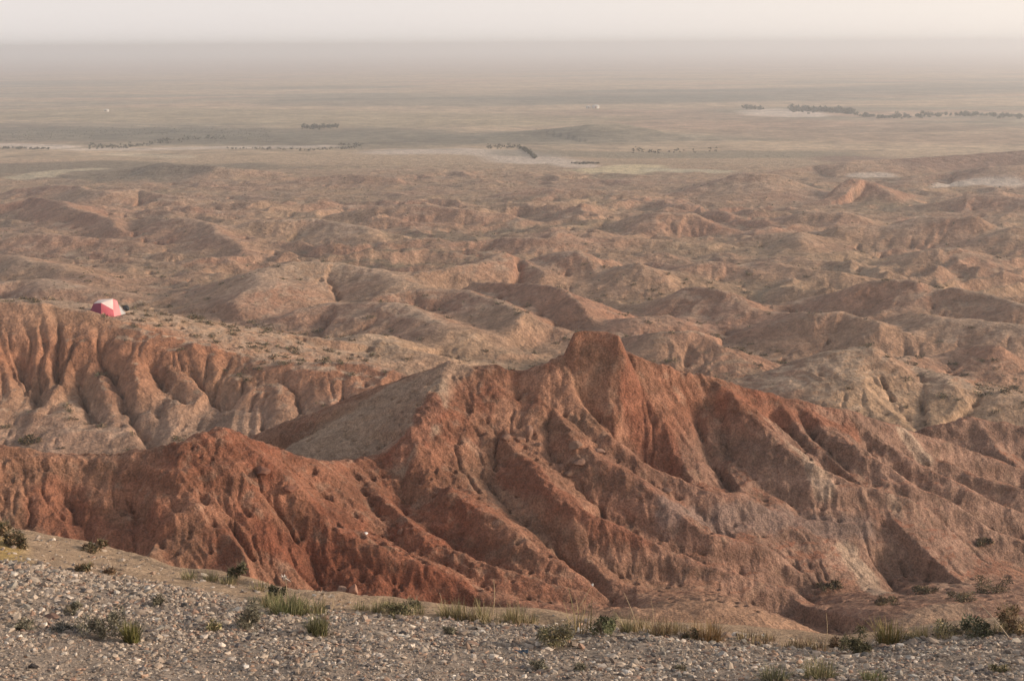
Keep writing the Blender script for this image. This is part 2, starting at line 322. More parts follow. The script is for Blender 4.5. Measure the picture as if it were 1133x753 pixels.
# beds of harder and softer clay step the steep faces
lv = Z + .02 * X + .3 * fbm(X / 6, Y / 6, 2, seed=160)
stp = nearw * sstep(44, 47, Rg) * sstep(.25, .6, steep0) * (.4 + .6 * sstep(-.1, .3, fbm(X / 5, Y / 5, 2, seed=161)))
Z += stp * (.055 * np.sin(lv * 6.3) + .03 * np.sin(lv * 17.0 + 1.3))
Z += nearw * 0.09 * (ridged(X / .55 + .6 * perlin(X * 1.3, Y * 1.3, 6), Y / .55, 3, .6, seed=58) - .4) * (.3 + steep0)
Z += midw * (0.25 * fbm(X / 4, Y / 4, 4, .6, seed=54) + 0.65 * (ridged(X / 6 + .5 * perlin(X / 5, Y / 5, 2), Y / 5, 3, .6, seed=55) - .5) * (0.25 + steep0) + .3 * sstep(110, 220, Rg) * (ridged(X / 3.2, Y / 4.5, 2, .6, seed=56) - .5) * (.3 + steep0))

def ground_z(x, y):
    r = math.hypot(x, y); th = math.atan2(x, y)
    i = min(int(np.searchsorted(RR, r)), NR - 1); i0 = max(i - 1, 0)
    j = min(max((th - TH[0]) * 1100.0, 0), NT - 1.001); j0 = int(j); t = j - j0
    u = (r - RR[i0]) / max(RR[i] - RR[i0], 1e-6)
    a = Z[i0, j0] * (1 - t) + Z[i0, j0 + 1] * t; b = Z[i, j0] * (1 - t) + Z[i, j0 + 1] * t
    return float(a + (b - a) * u)

# ------------------------------------------------------------------ water erosion: drops run down the slope and cut rills
def erode(r0, r1, ndrops, steps, cut, seed, pixw=1.0):
    global Z
    i0 = int(np.searchsorted(RR, r0)); i1 = int(np.searchsorted(RR, r1))
    z = Z[i0:i1].astype(np.float64).copy(); rr = RR[i0:i1]
    drr = np.gradient(rr); ni = i1 - i0
    rs = np.random.RandomState(seed)
    batches = 8
    for b in range(batches):
        n = ndrops // batches
        fi = rs.rand(n) * (ni - 3) + 1; fj = rs.rand(n) * (NT - 3) + 1
        di = np.zeros(n); dj = np.zeros(n); sed = np.zeros(n); vel = np.zeros(n)
        acc = np.zeros_like(z).ravel()
        for s in range(steps):
            a = fi.astype(int); c = fj.astype(int); u = fi - a; v = fj - c
            z00 = z[a, c]; z10 = z[a + 1, c]; z01 = z[a, c + 1]; z11 = z[a + 1, c + 1]
            sr = drr[a]; st = rr[a] / 1100.0
            gi = ((z10 - z00) * (1 - v) + (z11 - z01) * v) / sr; gj = ((z01 - z00) * (1 - u) + (z11 - z10) * u) / st
            di = di * .45 - gi * .55; dj = dj * .45 - gj * .55
            L = np.hypot(di, dj) + 1e-9
            slope = np.hypot(gi, gj)
            stp = st * 1.0
            ni_ = np.clip(fi + di / L * stp / sr, 1, ni - 3); nj_ = np.clip(fj + dj / L, 1, NT - 3)
            amt = cut * st * np.clip(slope - .22, 0, 1.0) * min(1.0, (s + 2) / 12.0)
            flat = np.clip(.10 - slope, 0, .1) * 10
            an = ni_.astype(int); cn = nj_.astype(int); un = ni_ - an; vn = nj_ - cn
            hn = (z[an, cn] * (1 - vn) + z[an, cn + 1] * vn) * (1 - un) + (z[an + 1, cn] * (1 - vn) + z[an + 1, cn + 1] * vn) * un
            h0 = (z00 * (1 - v) + z01 * v) * (1 - u) + (z10 * (1 - v) + z11 * v) * u
            e = np.minimum(amt, np.maximum(h0 - hn, 0) * .45) * (1 - flat)
            dep = flat * sed * .12
            sed += e - dep
            d_ = dep - e
            w = a * NT + c
            for (o, ww) in ((0, (1 - u) * (1 - v)), (NT, u * (1 - v)), (1, (1 - u) * v), (NT + 1, u * v)):
                acc += np.bincount(w + o, weights=d_ * ww, minlength=acc.size)
            fi, fj = ni_, nj_
        z += acc.reshape(z.shape)
        # soft thermal smoothing keeps banks from turning into spikes
        k = z.copy()
        k[1:-1, 1:-1] = .5 * z[1:-1, 1:-1] + .125 * (z[:-2, 1:-1] + z[2:, 1:-1] + z[1:-1, :-2] + z[1:-1, 2:])
        z = .75 * z + .25 * k
    Z[i0:i1] = z.astype(F32)
ERODE = True
if ERODE:
    erode(40, 80, 260000, 70, .035, 1)
    erode(80, 140, 200000, 70, .045, 2)
    erode(140, 560, 300000, 45, .05, 3)

ridge(zz([(636,367.5,-11.95),(645,365.5,-11.9),(672,367,-11.95),(684,371,-12.05)]), slope=2.4, rnd=.05, rib=.15, lam=1.2, red=1, reach=2.5, k=.06, concave=.0)
# ------------------------------------------------------------------ ground colours (albedo)
dzr = np.gradient(Z, axis=0) / np.gradient(Rg, axis=0)
dzt = np.gradient(Z, axis=1) * 1100.0 / Rg
slope = np.sqrt(dzr ** 2 + dzt ** 2)
def col(r, g, b): return np.array([r, g, b], dtype=F32)
def mix(a, b, t): return a + (b - a) * t[..., None]
RED_C = col(.295, .122, .073); DEEP = col(.25, .092, .055); ORANGE = col(.35, .188, .122)
TAN = col(.42, .28, .18); PALE = col(.50, .375, .275); PINK = col(.37, .22, .155); GREY = col(.30, .225, .165); SCRUB = col(.185, .150, .100)
nb = fbm(X / 30, Y / 30, 4, .55, seed=61); nm = fbm(X / 5, Y / 5, 4, .6, seed=62); nf = fbm(X / 1.1, Y / 1.1, 3, .6, seed=63)
C = np.empty(Z.shape + (3,), dtype=F32); C[:] = TAN
C = mix(C, PINK, np.clip(.45 + nb * 1.2, 0, 1))
C = mix(C, PALE, sstep(.15, .5, nm + .4 * nb) * (1 - sstep(.25, .5, slope)) * .7)
C = mix(C, SCRUB, sstep(.05, .5, fbm(X / 55, Y / 40, 4, .55, seed=64) + .25 * nf) * (1 - sstep(.2, .45, slope)) * .65 * sstep(90, 140, Rg))
n3 = fbm(X / 11, Y / 14, 4, .6, seed=66); rel_ = Z - zref(Rg, Tg)
valley = (1 - sstep(-.8, 1.6, rel_ + 1.2 * n3)) * sstep(85, 125, Rg) * (1 - sstep(.3, .55, slope))
C = mix(C, PALE, sstep(1.2, 3.5, rel_ + 1.5 * n3) * (1 - sstep(.2, .42, slope)) * sstep(85, 120, Rg) * .55)
C = mix(C, SCRUB, valley * np.clip(.55 + n3, 0, 1) * .75)
C = mix(C, GREY, sstep(.05, .4, n3 - .3 * nb) * .3)
r = np.clip(RED * (1 + .6 * nm) + .5 * sstep(.2, .5, slope) * sstep(-.25, .35, nb + .5 * n3), 0, 1)
C = mix(C, ORANGE, np.clip(r * 1.25, 0, 1) * .85)
near = 1 - sstep(70, 90, Rg)
topness = 1 - sstep(1.0, 4.5, CREST + 1.2 * nm)
C = mix(C, RED_C, np.clip(r * near * (.55 + .5 * topness + .3 * nf), 0, 1))
C = mix(C, DEEP, np.clip(near * r * sstep(.0, .5, nm + .4 * nf) * .7, 0, 1))
# strata of the ridge: dull violet-grey and pale beds low in its right half
lev = Z + .35 * nm + .02 * X
bed = .5 + .5 * np.sin(lev * 5.2 + 1.5 * np.sin(lev * 1.7))
rightw = sstep(-2, 12, X) * near
C = mix(C, col(.36, .235, .175), np.clip(rightw * sstep(15.2, 16.8, -Z + .8 * nm) * .8 * sstep(.3, .6, slope), 0, 1))
C = mix(C, col(.36, .235, .165), np.clip(near * sstep(.1, .5, nf * .5 + fbm(X / .7, Y / .5, 3, .65, seed=67)) * .55, 0, 1) * sstep(40, 44, Rg))
C = mix(C, col(.17, .075, .05), np.clip(near * sstep(.15, .5, fbm(X / 1.4, Y / .9, 4, .65, seed=68)) * .6 * r, 0, 1))
C *= (1 - .26 * bed * near * sstep(.35, .7, slope))[..., None]
C = mix(C, PALE * .95, np.clip(rightw * sstep(.35, .7, nm + .3 * nf) * sstep(.3, .5, slope) * .5, 0, 1))
# fluted badland on the left: red cap, paler foot
bB = sstep(88, 98, Rg) * (1 - sstep(118, 124, Rg)) * (1 - sstep(.0, .08, Tg + .02))
C = mix(C, col(.33, .155, .09), bB * sstep(-28.5, -23.5, Z + .6 * nm) * sstep(.2, .45, slope) * .9)
C = mix(C, col(.36, .24, .18), bB * (1 - sstep(-28, -26, Z + .4 * nm)) * .5)
# back of the peak and the saddle bowl are grey
# distant plain: belts of dry grass, steppe and gravel running across
plain = sstep(430, 620, Rg + 50 * nb)
bl = fbm(X / 420 + 3, Y / 150, 4, .5, seed=71); b2 = fbm(X / 1500, Y / 480, 3, .5, seed=72)
PC = mix(np.broadcast_to(col(.40, .30, .20), C.shape).copy(), col(.25, .21, .15), sstep(-.15, .35, bl + .5 * b2))
PC = mix(PC, col(.43, .29, .20), sstep(.1, .45, fbm(X / 300, Y / 160, 3, seed=73)) * .7)
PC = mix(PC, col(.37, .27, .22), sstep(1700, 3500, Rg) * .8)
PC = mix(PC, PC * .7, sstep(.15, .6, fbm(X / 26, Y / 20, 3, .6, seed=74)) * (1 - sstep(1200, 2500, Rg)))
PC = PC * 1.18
C = mix(C, PC, plain * (1 - .8 * sstep(.3, .6, RED)))

def strip(L, hw, c, amt=1.0, rough=.5, seed=0):
    """a dry wash or belt of other ground crossing the plain, traced and laid on the terrain"""
    pts = [pick(*p) for p in L]; hw = hw * (1.35 if L[0][1] < 215 else 1.0)
    pts = [p for p in pts if p]
    if len(pts) < 2: return
    a = np.array(pts); rg = np.hypot(a[:, 0], a[:, 1]); th = np.arctan2(a[:, 0], a[:, 1])
    i0 = max(0, np.searchsorted(RR, rg.min() - 6 * hw)); i1 = min(NR, np.searchsorted(RR, rg.max() + 6 * hw))
    x = X[i0:i1]; y = Y[i0:i1]
    bd = np.full_like(x, 1e9)
    for q in range(len(a) - 1):
        ax, ay = a[q, :2]; dx, dy = a[q + 1, 0] - ax, a[q + 1, 1] - ay; L2 = dx * dx + dy * dy + 1e-6
        t = np.clip(((x - ax) * dx + (y - ay) * dy) / L2, 0, 1)
        bd = np.minimum(bd, np.hypot(x - ax - t * dx, y - ay - t * dy))
    n = fbm(x / (hw * 3), y / (hw * 3), 4, .6, seed=100 + seed)
    m = 1 - sstep(.6 * hw, 1.25 * hw, bd * (1 + .2 * rough * n) + hw * rough * n)
    C[i0:i1] = mix(C[i0:i1], np.asarray(c, dtype=F32), m * amt)
SAND = col(.62, .52, .43)
strip([(0,146),(90,149),(190,147),(280,150),(400,152)], 60, col(.16, .145, .105), .75, 1.2, 1)
strip([(40,187),(120,184),(190,186),(260,184)], 22, col(.17, .145, .105), .7, 1.2, 2)
strip([(-30,160),(20,161),(60,163)], 9, SAND, .9, .3, 3)
strip([(100,165),(150,165),(230,164),(300,163),(350,162)], 9, SAND, .8, .5, 4)
strip([(30,196),(60,190),(100,187)], 5, col(.55,.47,.33), .8, .7, 5)
strip([(130,170),(200,174)], 6, col(.55,.46,.33), .7, .8, 6)
strip([(440,168),(500,167),(545,168),(575,172),(590,178)], 14, SAND * .95, .9, .3, 7)
strip([(590,180),(625,180),(640,184)], 6, SAND, .8, .4, 8)
strip([(670,188),(690,191),(712,188),(700,184)], 8, col(.62,.52,.33), .85, .6, 9)
strip([(733,188),(760,188),(790,190)], 6, col(.52,.46,.33), .8, .4, 10)
strip([(845,124),(862,122),(885,128),(850,127)], 16, SAND, .9, .3, 11)
strip([(955,195),(975,194)], 4, SAND, .8, .3, 12)
strip([(1060,206),(1080,203),(1110,203)], 5, SAND, .9, .3, 13)
strip([(1040,148),(1075,147),(1133,142)], 10, col(.46,.38,.25), .7, .9, 14)
strip([(600,170),(760,172),(900,170)], 18, col(.19,.175,.13), .6, .9, 15)
strip([(700,128),(850,140),(1000,145),(1133,150)], 60, col(.34,.23,.16), .6, .8, 16)
strip([(480,133),(300,128),(120,125)], 70, col(.33,.28,.17), .5, .8, 17)
strip([(733,106),(900,102),(1133,96)], 120, col(.16,.15,.12), .6, .6, 18)
strip([(380,112),(560,112),(760,108)], 60, col(.17,.16,.12), .6, .7, 19)
strip([(940,175),(1040,178),(1133,176)], 12, col(.20,.12,.095), .7, .6, 20)
strip([(350,492),(400,478),(435,455),(458,432)], 1.9, col(.42,.31,.225), .6, 1.4, 30)
for q_, (L_, w_, c_, a_) in enumerate((([(935,605),(955,630),(975,655)], .5, PALE, .7), ([(885,500),(905,520),(915,540)], .5, PALE, .6), ([(585,420),(625,440),(660,460)], .5, ORANGE * 1.15, .8),
  ([(1000,480),(1020,505)], .4, PALE, .6), ([(560,455),(600,500)], .5, ORANGE * 1.1, .7), ([(485,425),(470,470),(445,510)], .5, PALE * .9, .6), ([(300,590),(340,620),(420,640),(500,655)], .7, DEEP * .8, .8),
  ([(60,560),(160,600)], .9, DEEP * 1.1, .5), ([(700,440),(740,520)], .7, DEEP * 1.1, .5), ([(560,520),(640,560),(700,590)], .6, DEEP, .6), ([(740,560),(860,570),(960,580)], .6, col(.27, .20, .17), .6),
  ([(620,692),(700,679),(780,673),(840,682),(900,700)], 1.3, col(.42, .255, .165), .8), ([(985,702),(1020,685),(1060,674)], .8, col(.42, .29, .20), .7),
  ([(480,440),(460,480),(440,500)], .5, DEEP * 1.1, .7), ([(800,440),(870,460),(940,475)], .5, RED_C, .7))):
    strip(L_, w_, c_, a_, 1.0, 40 + q_)
C = np.clip(C * (1 + .10 * nf * (1 - sstep(150, 400, Rg)))[..., None], .02, .9)

# ------------------------------------------------------------------ scene helpers
sc = bpy.context.scene
COL = sc.collection
def tag(o, label=None, cat=None, group=None, kind=None):
    if label: o['label'] = label
    if cat: o['category'] = cat
    if group: o['group'] = group
    if kind: o['kind'] = kind
    return o
def mesh_np(name, V, Fq, colr=None, smooth=True):
    me = bpy.data.meshes.new(name)
    V = np.ascontiguousarray(V, dtype=F32).reshape(-1, 3); Fq = np.ascontiguousarray(Fq, dtype=np.int32)
    k = Fq.shape[1]
    me.vertices.add(len(V)); me.vertices.foreach_set('co', V.ravel())
    me.loops.add(Fq.size); me.loops.foreach_set('vertex_index', Fq.ravel())
    me.polygons.add(len(Fq)); me.polygons.foreach_set('loop_start', np.arange(0, Fq.size, k, dtype=np.int32))
    me.polygons.foreach_set('use_smooth', np.full(len(Fq), smooth))
    me.update(calc_edges=True)
    if colr is not None:
        at = me.attributes.new('albedo', 'FLOAT_COLOR', 'POINT')
        c4 = np.ones((len(V), 4), dtype=F32); c4[:, :3] = np.asarray(colr).reshape(-1, 3)
        at.data.foreach_set('color', c4.ravel())
    return me
def link(name, me, mat, parent=None):
    o = bpy.data.objects.new(name, me); COL.objects.link(o)
    if mat: me.materials.append(mat)
    if parent: o.parent = parent
    return o

def nodes(name):
    m = bpy.data.materials.new(name); m.use_nodes = True
    nt = m.node_tree; return m, nt, nt.nodes['Principled BSDF']
def ground_mat(name, scales, bump=.6, bdist=.04, vary=.35, rough=.95):
    m, nt, bs = nodes(name)
    at = nt.nodes.new('ShaderNodeAttribute'); at.attribute_name = 'albedo'
    tc = nt.nodes.new('ShaderNodeTexCoord')
    prev = at.outputs['Color']; hsum = None
    for q, (s, w) in enumerate(scales):
        n = nt.nodes.new('ShaderNodeTexNoise'); n.inputs['Scale'].default_value = s; n.inputs['Detail'].default_value = 7; n.inputs['Roughness'].default_value = .62
        nt.links.new(tc.outputs['Object'], n.inputs['Vector'])
        mr = nt.nodes.new('ShaderNodeMapRange'); mr.inputs['From Min'].default_value = .3; mr.inputs['From Max'].default_value = .7
        mr.inputs['To Min'].default_value = 1 - vary * w; mr.inputs['To Max'].default_value = 1 + vary * w
        nt.links.new(n.outputs['Fac'], mr.inputs['Value'])
        vm = nt.nodes.new('ShaderNodeVectorMath'); vm.operation = 'SCALE'
        nt.links.new(prev, vm.inputs[0]); nt.links.new(mr.outputs[0], vm.inputs['Scale']); prev = vm.outputs[0]
        mm = nt.nodes.new('ShaderNodeMath'); mm.operation = 'MULTIPLY'; mm.inputs[1].default_value = 1.0 / s * scales[0][0]
        nt.links.new(n.outputs['Fac'], mm.inputs[0])
        if hsum is None: hsum = mm.outputs[0]
        else:
            ad = nt.nodes.new('ShaderNodeMath'); ad.operation = 'ADD'; nt.links.new(hsum, ad.inputs[0]); nt.links.new(mm.outputs[0], ad.inputs[1]); hsum = ad.outputs[0]
    bp = nt.nodes.new('ShaderNodeBump'); bp.inputs['Strength'].default_value = bump; bp.inputs['Distance'].default_value = bdist
    nt.links.new(hsum, bp.inputs['Height']); nt.links.new(bp.outputs[0], bs.inputs['Normal'])
    nt.links.new(prev, bs.inputs['Base Color']); bs.inputs['Roughness'].default_value = rough
    bs.inputs['Specular IOR Level'].default_value = .15
    return m
def attr_mat(name, rough=.85, trans=0.0, spec=.2):
    m, nt, bs = nodes(name)
    at = nt.nodes.new('ShaderNodeAttribute'); at.attribute_name = 'albedo'
    n = nt.nodes.new('ShaderNodeTexNoise'); n.inputs['Scale'].default_value = 40; n.inputs['Detail'].default_value = 3
    tc = nt.nodes.new('ShaderNodeTexCoord'); nt.links.new(tc.outputs['Object'], n.inputs['Vector'])
    mr = nt.nodes.new('ShaderNodeMapRange'); mr.inputs['To Min'].default_value = .75; mr.inputs['To Max'].default_value = 1.25
    nt.links.new(n.outputs['Fac'], mr.inputs['Value'])
    vm = nt.nodes.new('ShaderNodeVectorMath'); vm.operation = 'SCALE'
    nt.links.new(at.outputs['Color'], vm.inputs[0]); nt.links.new(mr.outputs[0], vm.inputs['Scale'])
    nt.links.new(vm.outputs[0], bs.inputs['Base Color'])
    bs.inputs['Roughness'].default_value = rough; bs.inputs['Specular IOR Level'].default_value = spec
    return m
def plain_mat(name, c, rough=.8, weave=0, spec=.3):
    m, nt, bs = nodes(name)
    n = nt.nodes.new('ShaderNodeTexNoise'); n.inputs['Scale'].default_value = 3 if not weave else weave; n.inputs['Detail'].default_value = 5
    tc = nt.nodes.new('ShaderNodeTexCoord'); nt.links.new(tc.outputs['Object'], n.inputs['Vector'])
    mx = nt.nodes.new('ShaderNodeMixRGB'); mx.inputs[1].default_value = (c[0] * .85, c[1] * .85, c[2] * .85, 1); mx.inputs[2].default_value = (min(1, c[0] * 1.12), min(1, c[1] * 1.12), min(1, c[2] * 1.12), 1)
    nt.links.new(n.outputs['Fac'], mx.inputs[0]); nt.links.new(mx.outputs[0], bs.inputs['Base Color'])
    bs.inputs['Roughness'].default_value = rough; bs.inputs['Specular IOR Level'].default_value = spec
    return m

# ------------------------------------------------------------------ terrain objects
def terrain(name, r0, r1, mat):
    i0 = int(np.searchsorted(RR, r0)); i1 = min(NR, int(np.searchsorted(RR, r1)) + 1)
    V = np.stack([X[i0:i1], Y[i0:i1], Z[i0:i1]], -1); n, m_ = V.shape[:2]
    idx = np.arange(n * m_).reshape(n, m_)
    Fq = np.stack([idx[:-1, :-1], idx[:-1, 1:], idx[1:, 1:], idx[1:, :-1]], -1).reshape(-1, 4)
    o = link(name, mesh_np(name, V, Fq, C[i0:i1]), mat); tag(o, kind='structure'); return o
M_near = ground_mat('weathered_red_clay', [(3.5, .9), (14, 1.1), (.7, .6)], 1.0, .10, .32)
M_mid = ground_mat('sandy_clay', [(1.6, 1.0), (.35, .9), (5, .8)], 1.0, .25, .32)
M_far = ground_mat('steppe', [(.12, 1.0), (.5, 1.0), (.03, .8)], .6, .6, .30)
terrain('red_ridge_hill', 26, 79, M_near)
terrain('badland_hills', 79, 620, M_mid)
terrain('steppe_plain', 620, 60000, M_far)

# ------------------------------------------------------------------ gravel shelf under the camera
EDGE = [(-260,560,17),(-80,575,15.6),(0,584,15),(60,597,14.5),(130,613,14),(200,633,13),(300,651,12),(400,668,11.4),(520,682,11),(640,689,10.8),(760,698,10.6),(850,706,10.5),(930,714,10.3),(1000,704,10.6),(1133,690,11),(1400,668,11.6)]
_e = np.array([P(*p) for p in EDGE]); _er = np.hypot(_e[:, 0], _e[:, 1]); _et = np.arctan2(_e[:, 0], _e[:, 1])
_b = np.array([P(x_, 753, 8.0) for x_ in range(-300, 1450, 50)]); _bt = np.arctan2(_b[:, 0], _b[:, 1])
def shelf_z(x, y):
    x = np.asarray(x, dtype=F32); y = np.asarray(y, dtype=F32)
    r = np.hypot(x, y); t = np.arctan2(x, y)
    er = np.interp(t, _et, _er); ez = np.interp(t, _et, _e[:, 2]); bz = np.interp(t, _bt, _b[:, 2])
    er2 = er + .25 * perlin(x * .8 + 5, y * .8, 3)
    z = np.where(r < 8, -1.75 + (bz + 1.75) * r / 8, bz + (ez - bz) * (r - 8) / (er - 8))
    over = np.maximum(r - er2, 0)
    z = np.where(r > er2, (bz + (ez - bz) * (np.minimum(r, er2) - 8) / (er - 8)) - .72 * (np.sqrt(over ** 2 + .36) - .6), z)
    z = z + .05 * fbm(x / 1.1, y / 1.1, 3, seed=111) + .012 * fbm(x / .16, y / .16, 3, seed=112)
    return z
r_ = np.concatenate([np.linspace(.3, 6, 40)[:-1], np.linspace(6, 17, 700), np.linspace(17.1, 34, 60)])
t_ = np.concatenate([np.linspace(-1.5, -.47, 60)[:-1], np.linspace(-.47, .47, 640), np.linspace(.47, 1.5, 60)[1:]])
rg, tg = np.meshgrid(r_, t_, indexing='ij'); fx = (rg * np.sin(tg)).astype(F32); fy = (rg * np.cos(tg)).astype(F32)
fz = shelf_z(fx, fy)
er = np.interp(tg, _et, _er)
# how stony: 1 on the gravel, 0 on the sandy rim
_gt = np.array([math.atan2(*PZ(px, 640, -4)[:2]) for px in (-260, 0, 100, 200, 300, 420, 560, 1400)]); _gd = np.array([3.2, 2.3, 1.4, 1.0, .9, .55, .35, .25])
def stony(x, y):
    r = np.hypot(x, y); t = np.arctan2(x, y)
    return 1 - sstep(-.35, .25, r - (np.interp(t, _et, _er) - np.interp(t, _gt, _gd)) + .5 * perlin(np.asarray(x, dtype=F32) * 1.3, np.asarray(y, dtype=F32) * 1.3, 9))
st = stony(fx, fy)
FC = mix(np.broadcast_to(col(.40, .285, .19), fx.shape + (3,)).copy(), col(.31, .25, .20), st)
FC = mix(FC, col(.29, .185, .115), sstep(.0, 1.2, rg - er))
FC = mix(FC, col(.42, .29, .10), (1 - sstep(-.352, -.336, tg + .012 * perlin(fx, fy, 5))) * sstep(-.6, -.5, tg) * sstep(12.0, 12.6, rg) * (1 - sstep(14.2, 15, rg)) * .8)   # yellow lichen-coloured earth
FC = mix(FC, FC * .78, sstep(.1, .5, fbm(fx / .5, fy / .5, 3, seed=115)))
idx = np.arange(fx.size).reshape(fx.shape)
Fq = np.stack([idx[:-1, :-1], idx[:-1, 1:], idx[1:, 1:], idx[1:, :-1]], -1).reshape(-1, 4)
M_shelf = ground_mat('gritty_earth', [(30, .9), (120, .8), (6, .5)], .9, .012, .4)
o = link('gravel_ground', mesh_np('gravel_ground', np.stack([fx, fy, fz], -1), Fq, FC), M_shelf); tag(o, kind='structure')

def shelf_pick(px, py):
    """photo pixel -> point on the gravel shelf (None beyond its rim)"""
    d = ray(px, py); r = np.linspace(5, 18, 2600)
    z = shelf_z(d[0] * r, d[1] * r); m = z > d[2] * r
    i = int(np.argmax(m))
    return P(px, py, r[i]) if m[i] else None

# ------------------------------------------------------------------ stones
def ico():
    p = (1 + 5 ** .5) / 2
    v = np.array([(-1,p,0),(1,p,0),(-1,-p,0),(1,-p,0),(0,-1,p),(0,1,p),(0,-1,-p),(0,1,-p),(p,0,-1),(p,0,1),(-p,0,-1),(-p,0,1)], dtype=float)
    v /= np.linalg.norm(v[0])
    f = np.array([(0,11,5),(0,5,1),(0,1,7),(0,7,10),(0,10,11),(1,5,9),(5,11,4),(11,10,2),(10,7,6),(7,1,8),(3,9,4),(3,4,2),(3,2,6),(3,6,8),(3,8,9),(4,9,5),(2,4,11),(6,2,10),(8,6,7),(9,8,1)])
    return v, f
IV, IF = ico()
rs = np.random.RandomState(5)
NPROT = 24
PROT = []
for q in range(NPROT):
    v = IV * (1 + .28 * rs.randn(12, 1)).clip(.6, 1.45)
    # flatten against a few random planes: broken, angular stones
    for _ in range(4):
        n = rs.randn(3); n /= np.linalg.norm(n); dd = v @ n; cut = .55 + .25 * rs.rand()
        v = v - np.outer(np.maximum(dd - cut, 0), n)
    PROT.append(v)
PAL = np.array([(.30,.245,.20),(.35,.295,.24),(.23,.185,.15),(.40,.34,.28),(.50,.44,.38),(.15,.13,.12),(.11,.10,.10),(.30,.20,.15),(.33,.23,.17),(.62,.57,.50),(.27,.25,.22)])
PW = np.array([.17,.16,.14,.12,.08,.07,.05,.07,.06,.02,.06]); PW /= PW.sum()
def stones_mesh(name, pts, sizes, seed):
    rs = np.random.RandomState(seed); n = len(pts)
    k = rs.randint(0, NPROT, n); base = np.array(PROT)[k]
    sc3 = np.stack([1 + .25 * rs.randn(n), .8 + .2 * rs.randn(n), .5 + .14 * rs.randn(n)], -1).clip(.28, 1.6) * sizes[:, None] * .5
    v = base * sc3[:, None, :]
    tilt = .35 * rs.randn(n); c, s = np.cos(tilt)[:, None], np.sin(tilt)[:, None]
    v = np.stack([v[..., 0] * c - v[..., 2] * s, v[..., 1], v[..., 0] * s + v[..., 2] * c], -1)
    a = rs.rand(n) * 6.283; c, s = np.cos(a)[:, None], np.sin(a)[:, None]
    v = np.stack([v[..., 0] * c - v[..., 1] * s, v[..., 0] * s + v[..., 1] * c, v[..., 2]], -1)
    v = v + pts[:, None, :]
    colr = (1.16, 1.13, 1.09) * PAL[rs.choice(len(PAL), n, p=PW)] * (1 + .15 * rs.randn(n, 1)).clip(.6, 1.5)
    colr = np.repeat(colr[:, None, :], 12, 1)
    f = (IF[None] + 12 * np.arange(n)[:, None, None]).reshape(-1, 3)
    return mesh_np(name, v, f, colr, smooth=False)
def scatter(n, r0, r1, tmax, seed):
    rs = np.random.RandomState(seed)
    r = np.sqrt(rs.rand(n) * (r1 * r1 - r0 * r0) + r0 * r0); t = (rs.rand(n) * 2 - 1) * tmax
    return r * np.sin(t), r * np.cos(t)
M_stone = attr_mat('mixed_stone', .8, spec=.3)
sx, sy = scatter(230000, 6.2, 16.5, .44, 3)
rs = np.random.RandomState(4)
keep = (rs.rand(len(sx)) < (.06 + .94 * stony(sx, sy)) * (.35 + .65 * sstep(-.35, .3, fbm(sx.astype(F32) / .7, sy.astype(F32) / .7, 3, seed=121)))) & (np.hypot(sx, sy) < np.interp(np.arctan2(sx, sy), _et, _er) + .15)
sx, sy = sx[keep], sy[keep]
size = np.exp(rs.randn(len(sx)) * .55) * .0160
size = np.minimum(size, .065) * (1 + .12 * (np.hypot(sx, sy) - 8).clip(0, 4))
sz = shelf_z(sx, sy) + size * .08
o = link('gravel', stones_mesh('gravel', np.stack([sx, sy, sz], -1), size, 8), M_stone)
tag(o, 'grey and brown broken gravel covering the near shelf', 'gravel', kind='stuff')

def rock_mesh(name, w, d, h, colr, seed, sub=2):
    """one larger stone: broken planes, rough skin"""
    import bmesh
    bm = bmesh.new(); bmesh.ops.create_icosphere(bm, subdivisions=sub, radius=1.0)
    rs = np.random.RandomState(seed); V = np.array([v.co[:] for v in bm.verts])
    for _ in range(9):
        n = rs.randn(3); n /= np.linalg.norm(n); dd = V @ n; cut = .5 + .3 * rs.rand()
        V = V - np.outer(np.maximum(dd - cut, 0), n)
    V *= 1 + .04 * rs.randn(len(V), 1)
    V *= np.array([w, d, h]) * .62
    F_ = np.array([[v.index for v in f.verts] for f in bm.faces]); bm.free()
    cc = np.array(colr) * (1 + .16 * rs.randn(len(V), 1))
    return mesh_np(name, V, F_, cc, smooth=False)
def rock(px, py, wpx, hpx, colr, label, seed, near=True, cat='rock', group=None, name='rock'):
    p = shelf_pick(px, py) if near else pick(px, py)
    if p is None: return
    R_ = math.hypot(p[0], p[1]); s = R_ / FPX
    o = link(name, rock_mesh(name, wpx * s, wpx * s * .8, hpx * s, colr, seed), M_stone)
    o.location = (p[0], p[1], p[2] + hpx * s * (.15 if near else .05)); o.rotation_euler = (0, 0, seed * 1.3)
    tag(o, label, cat, group); return o
G1 = 'larger stones lying among the gravel'
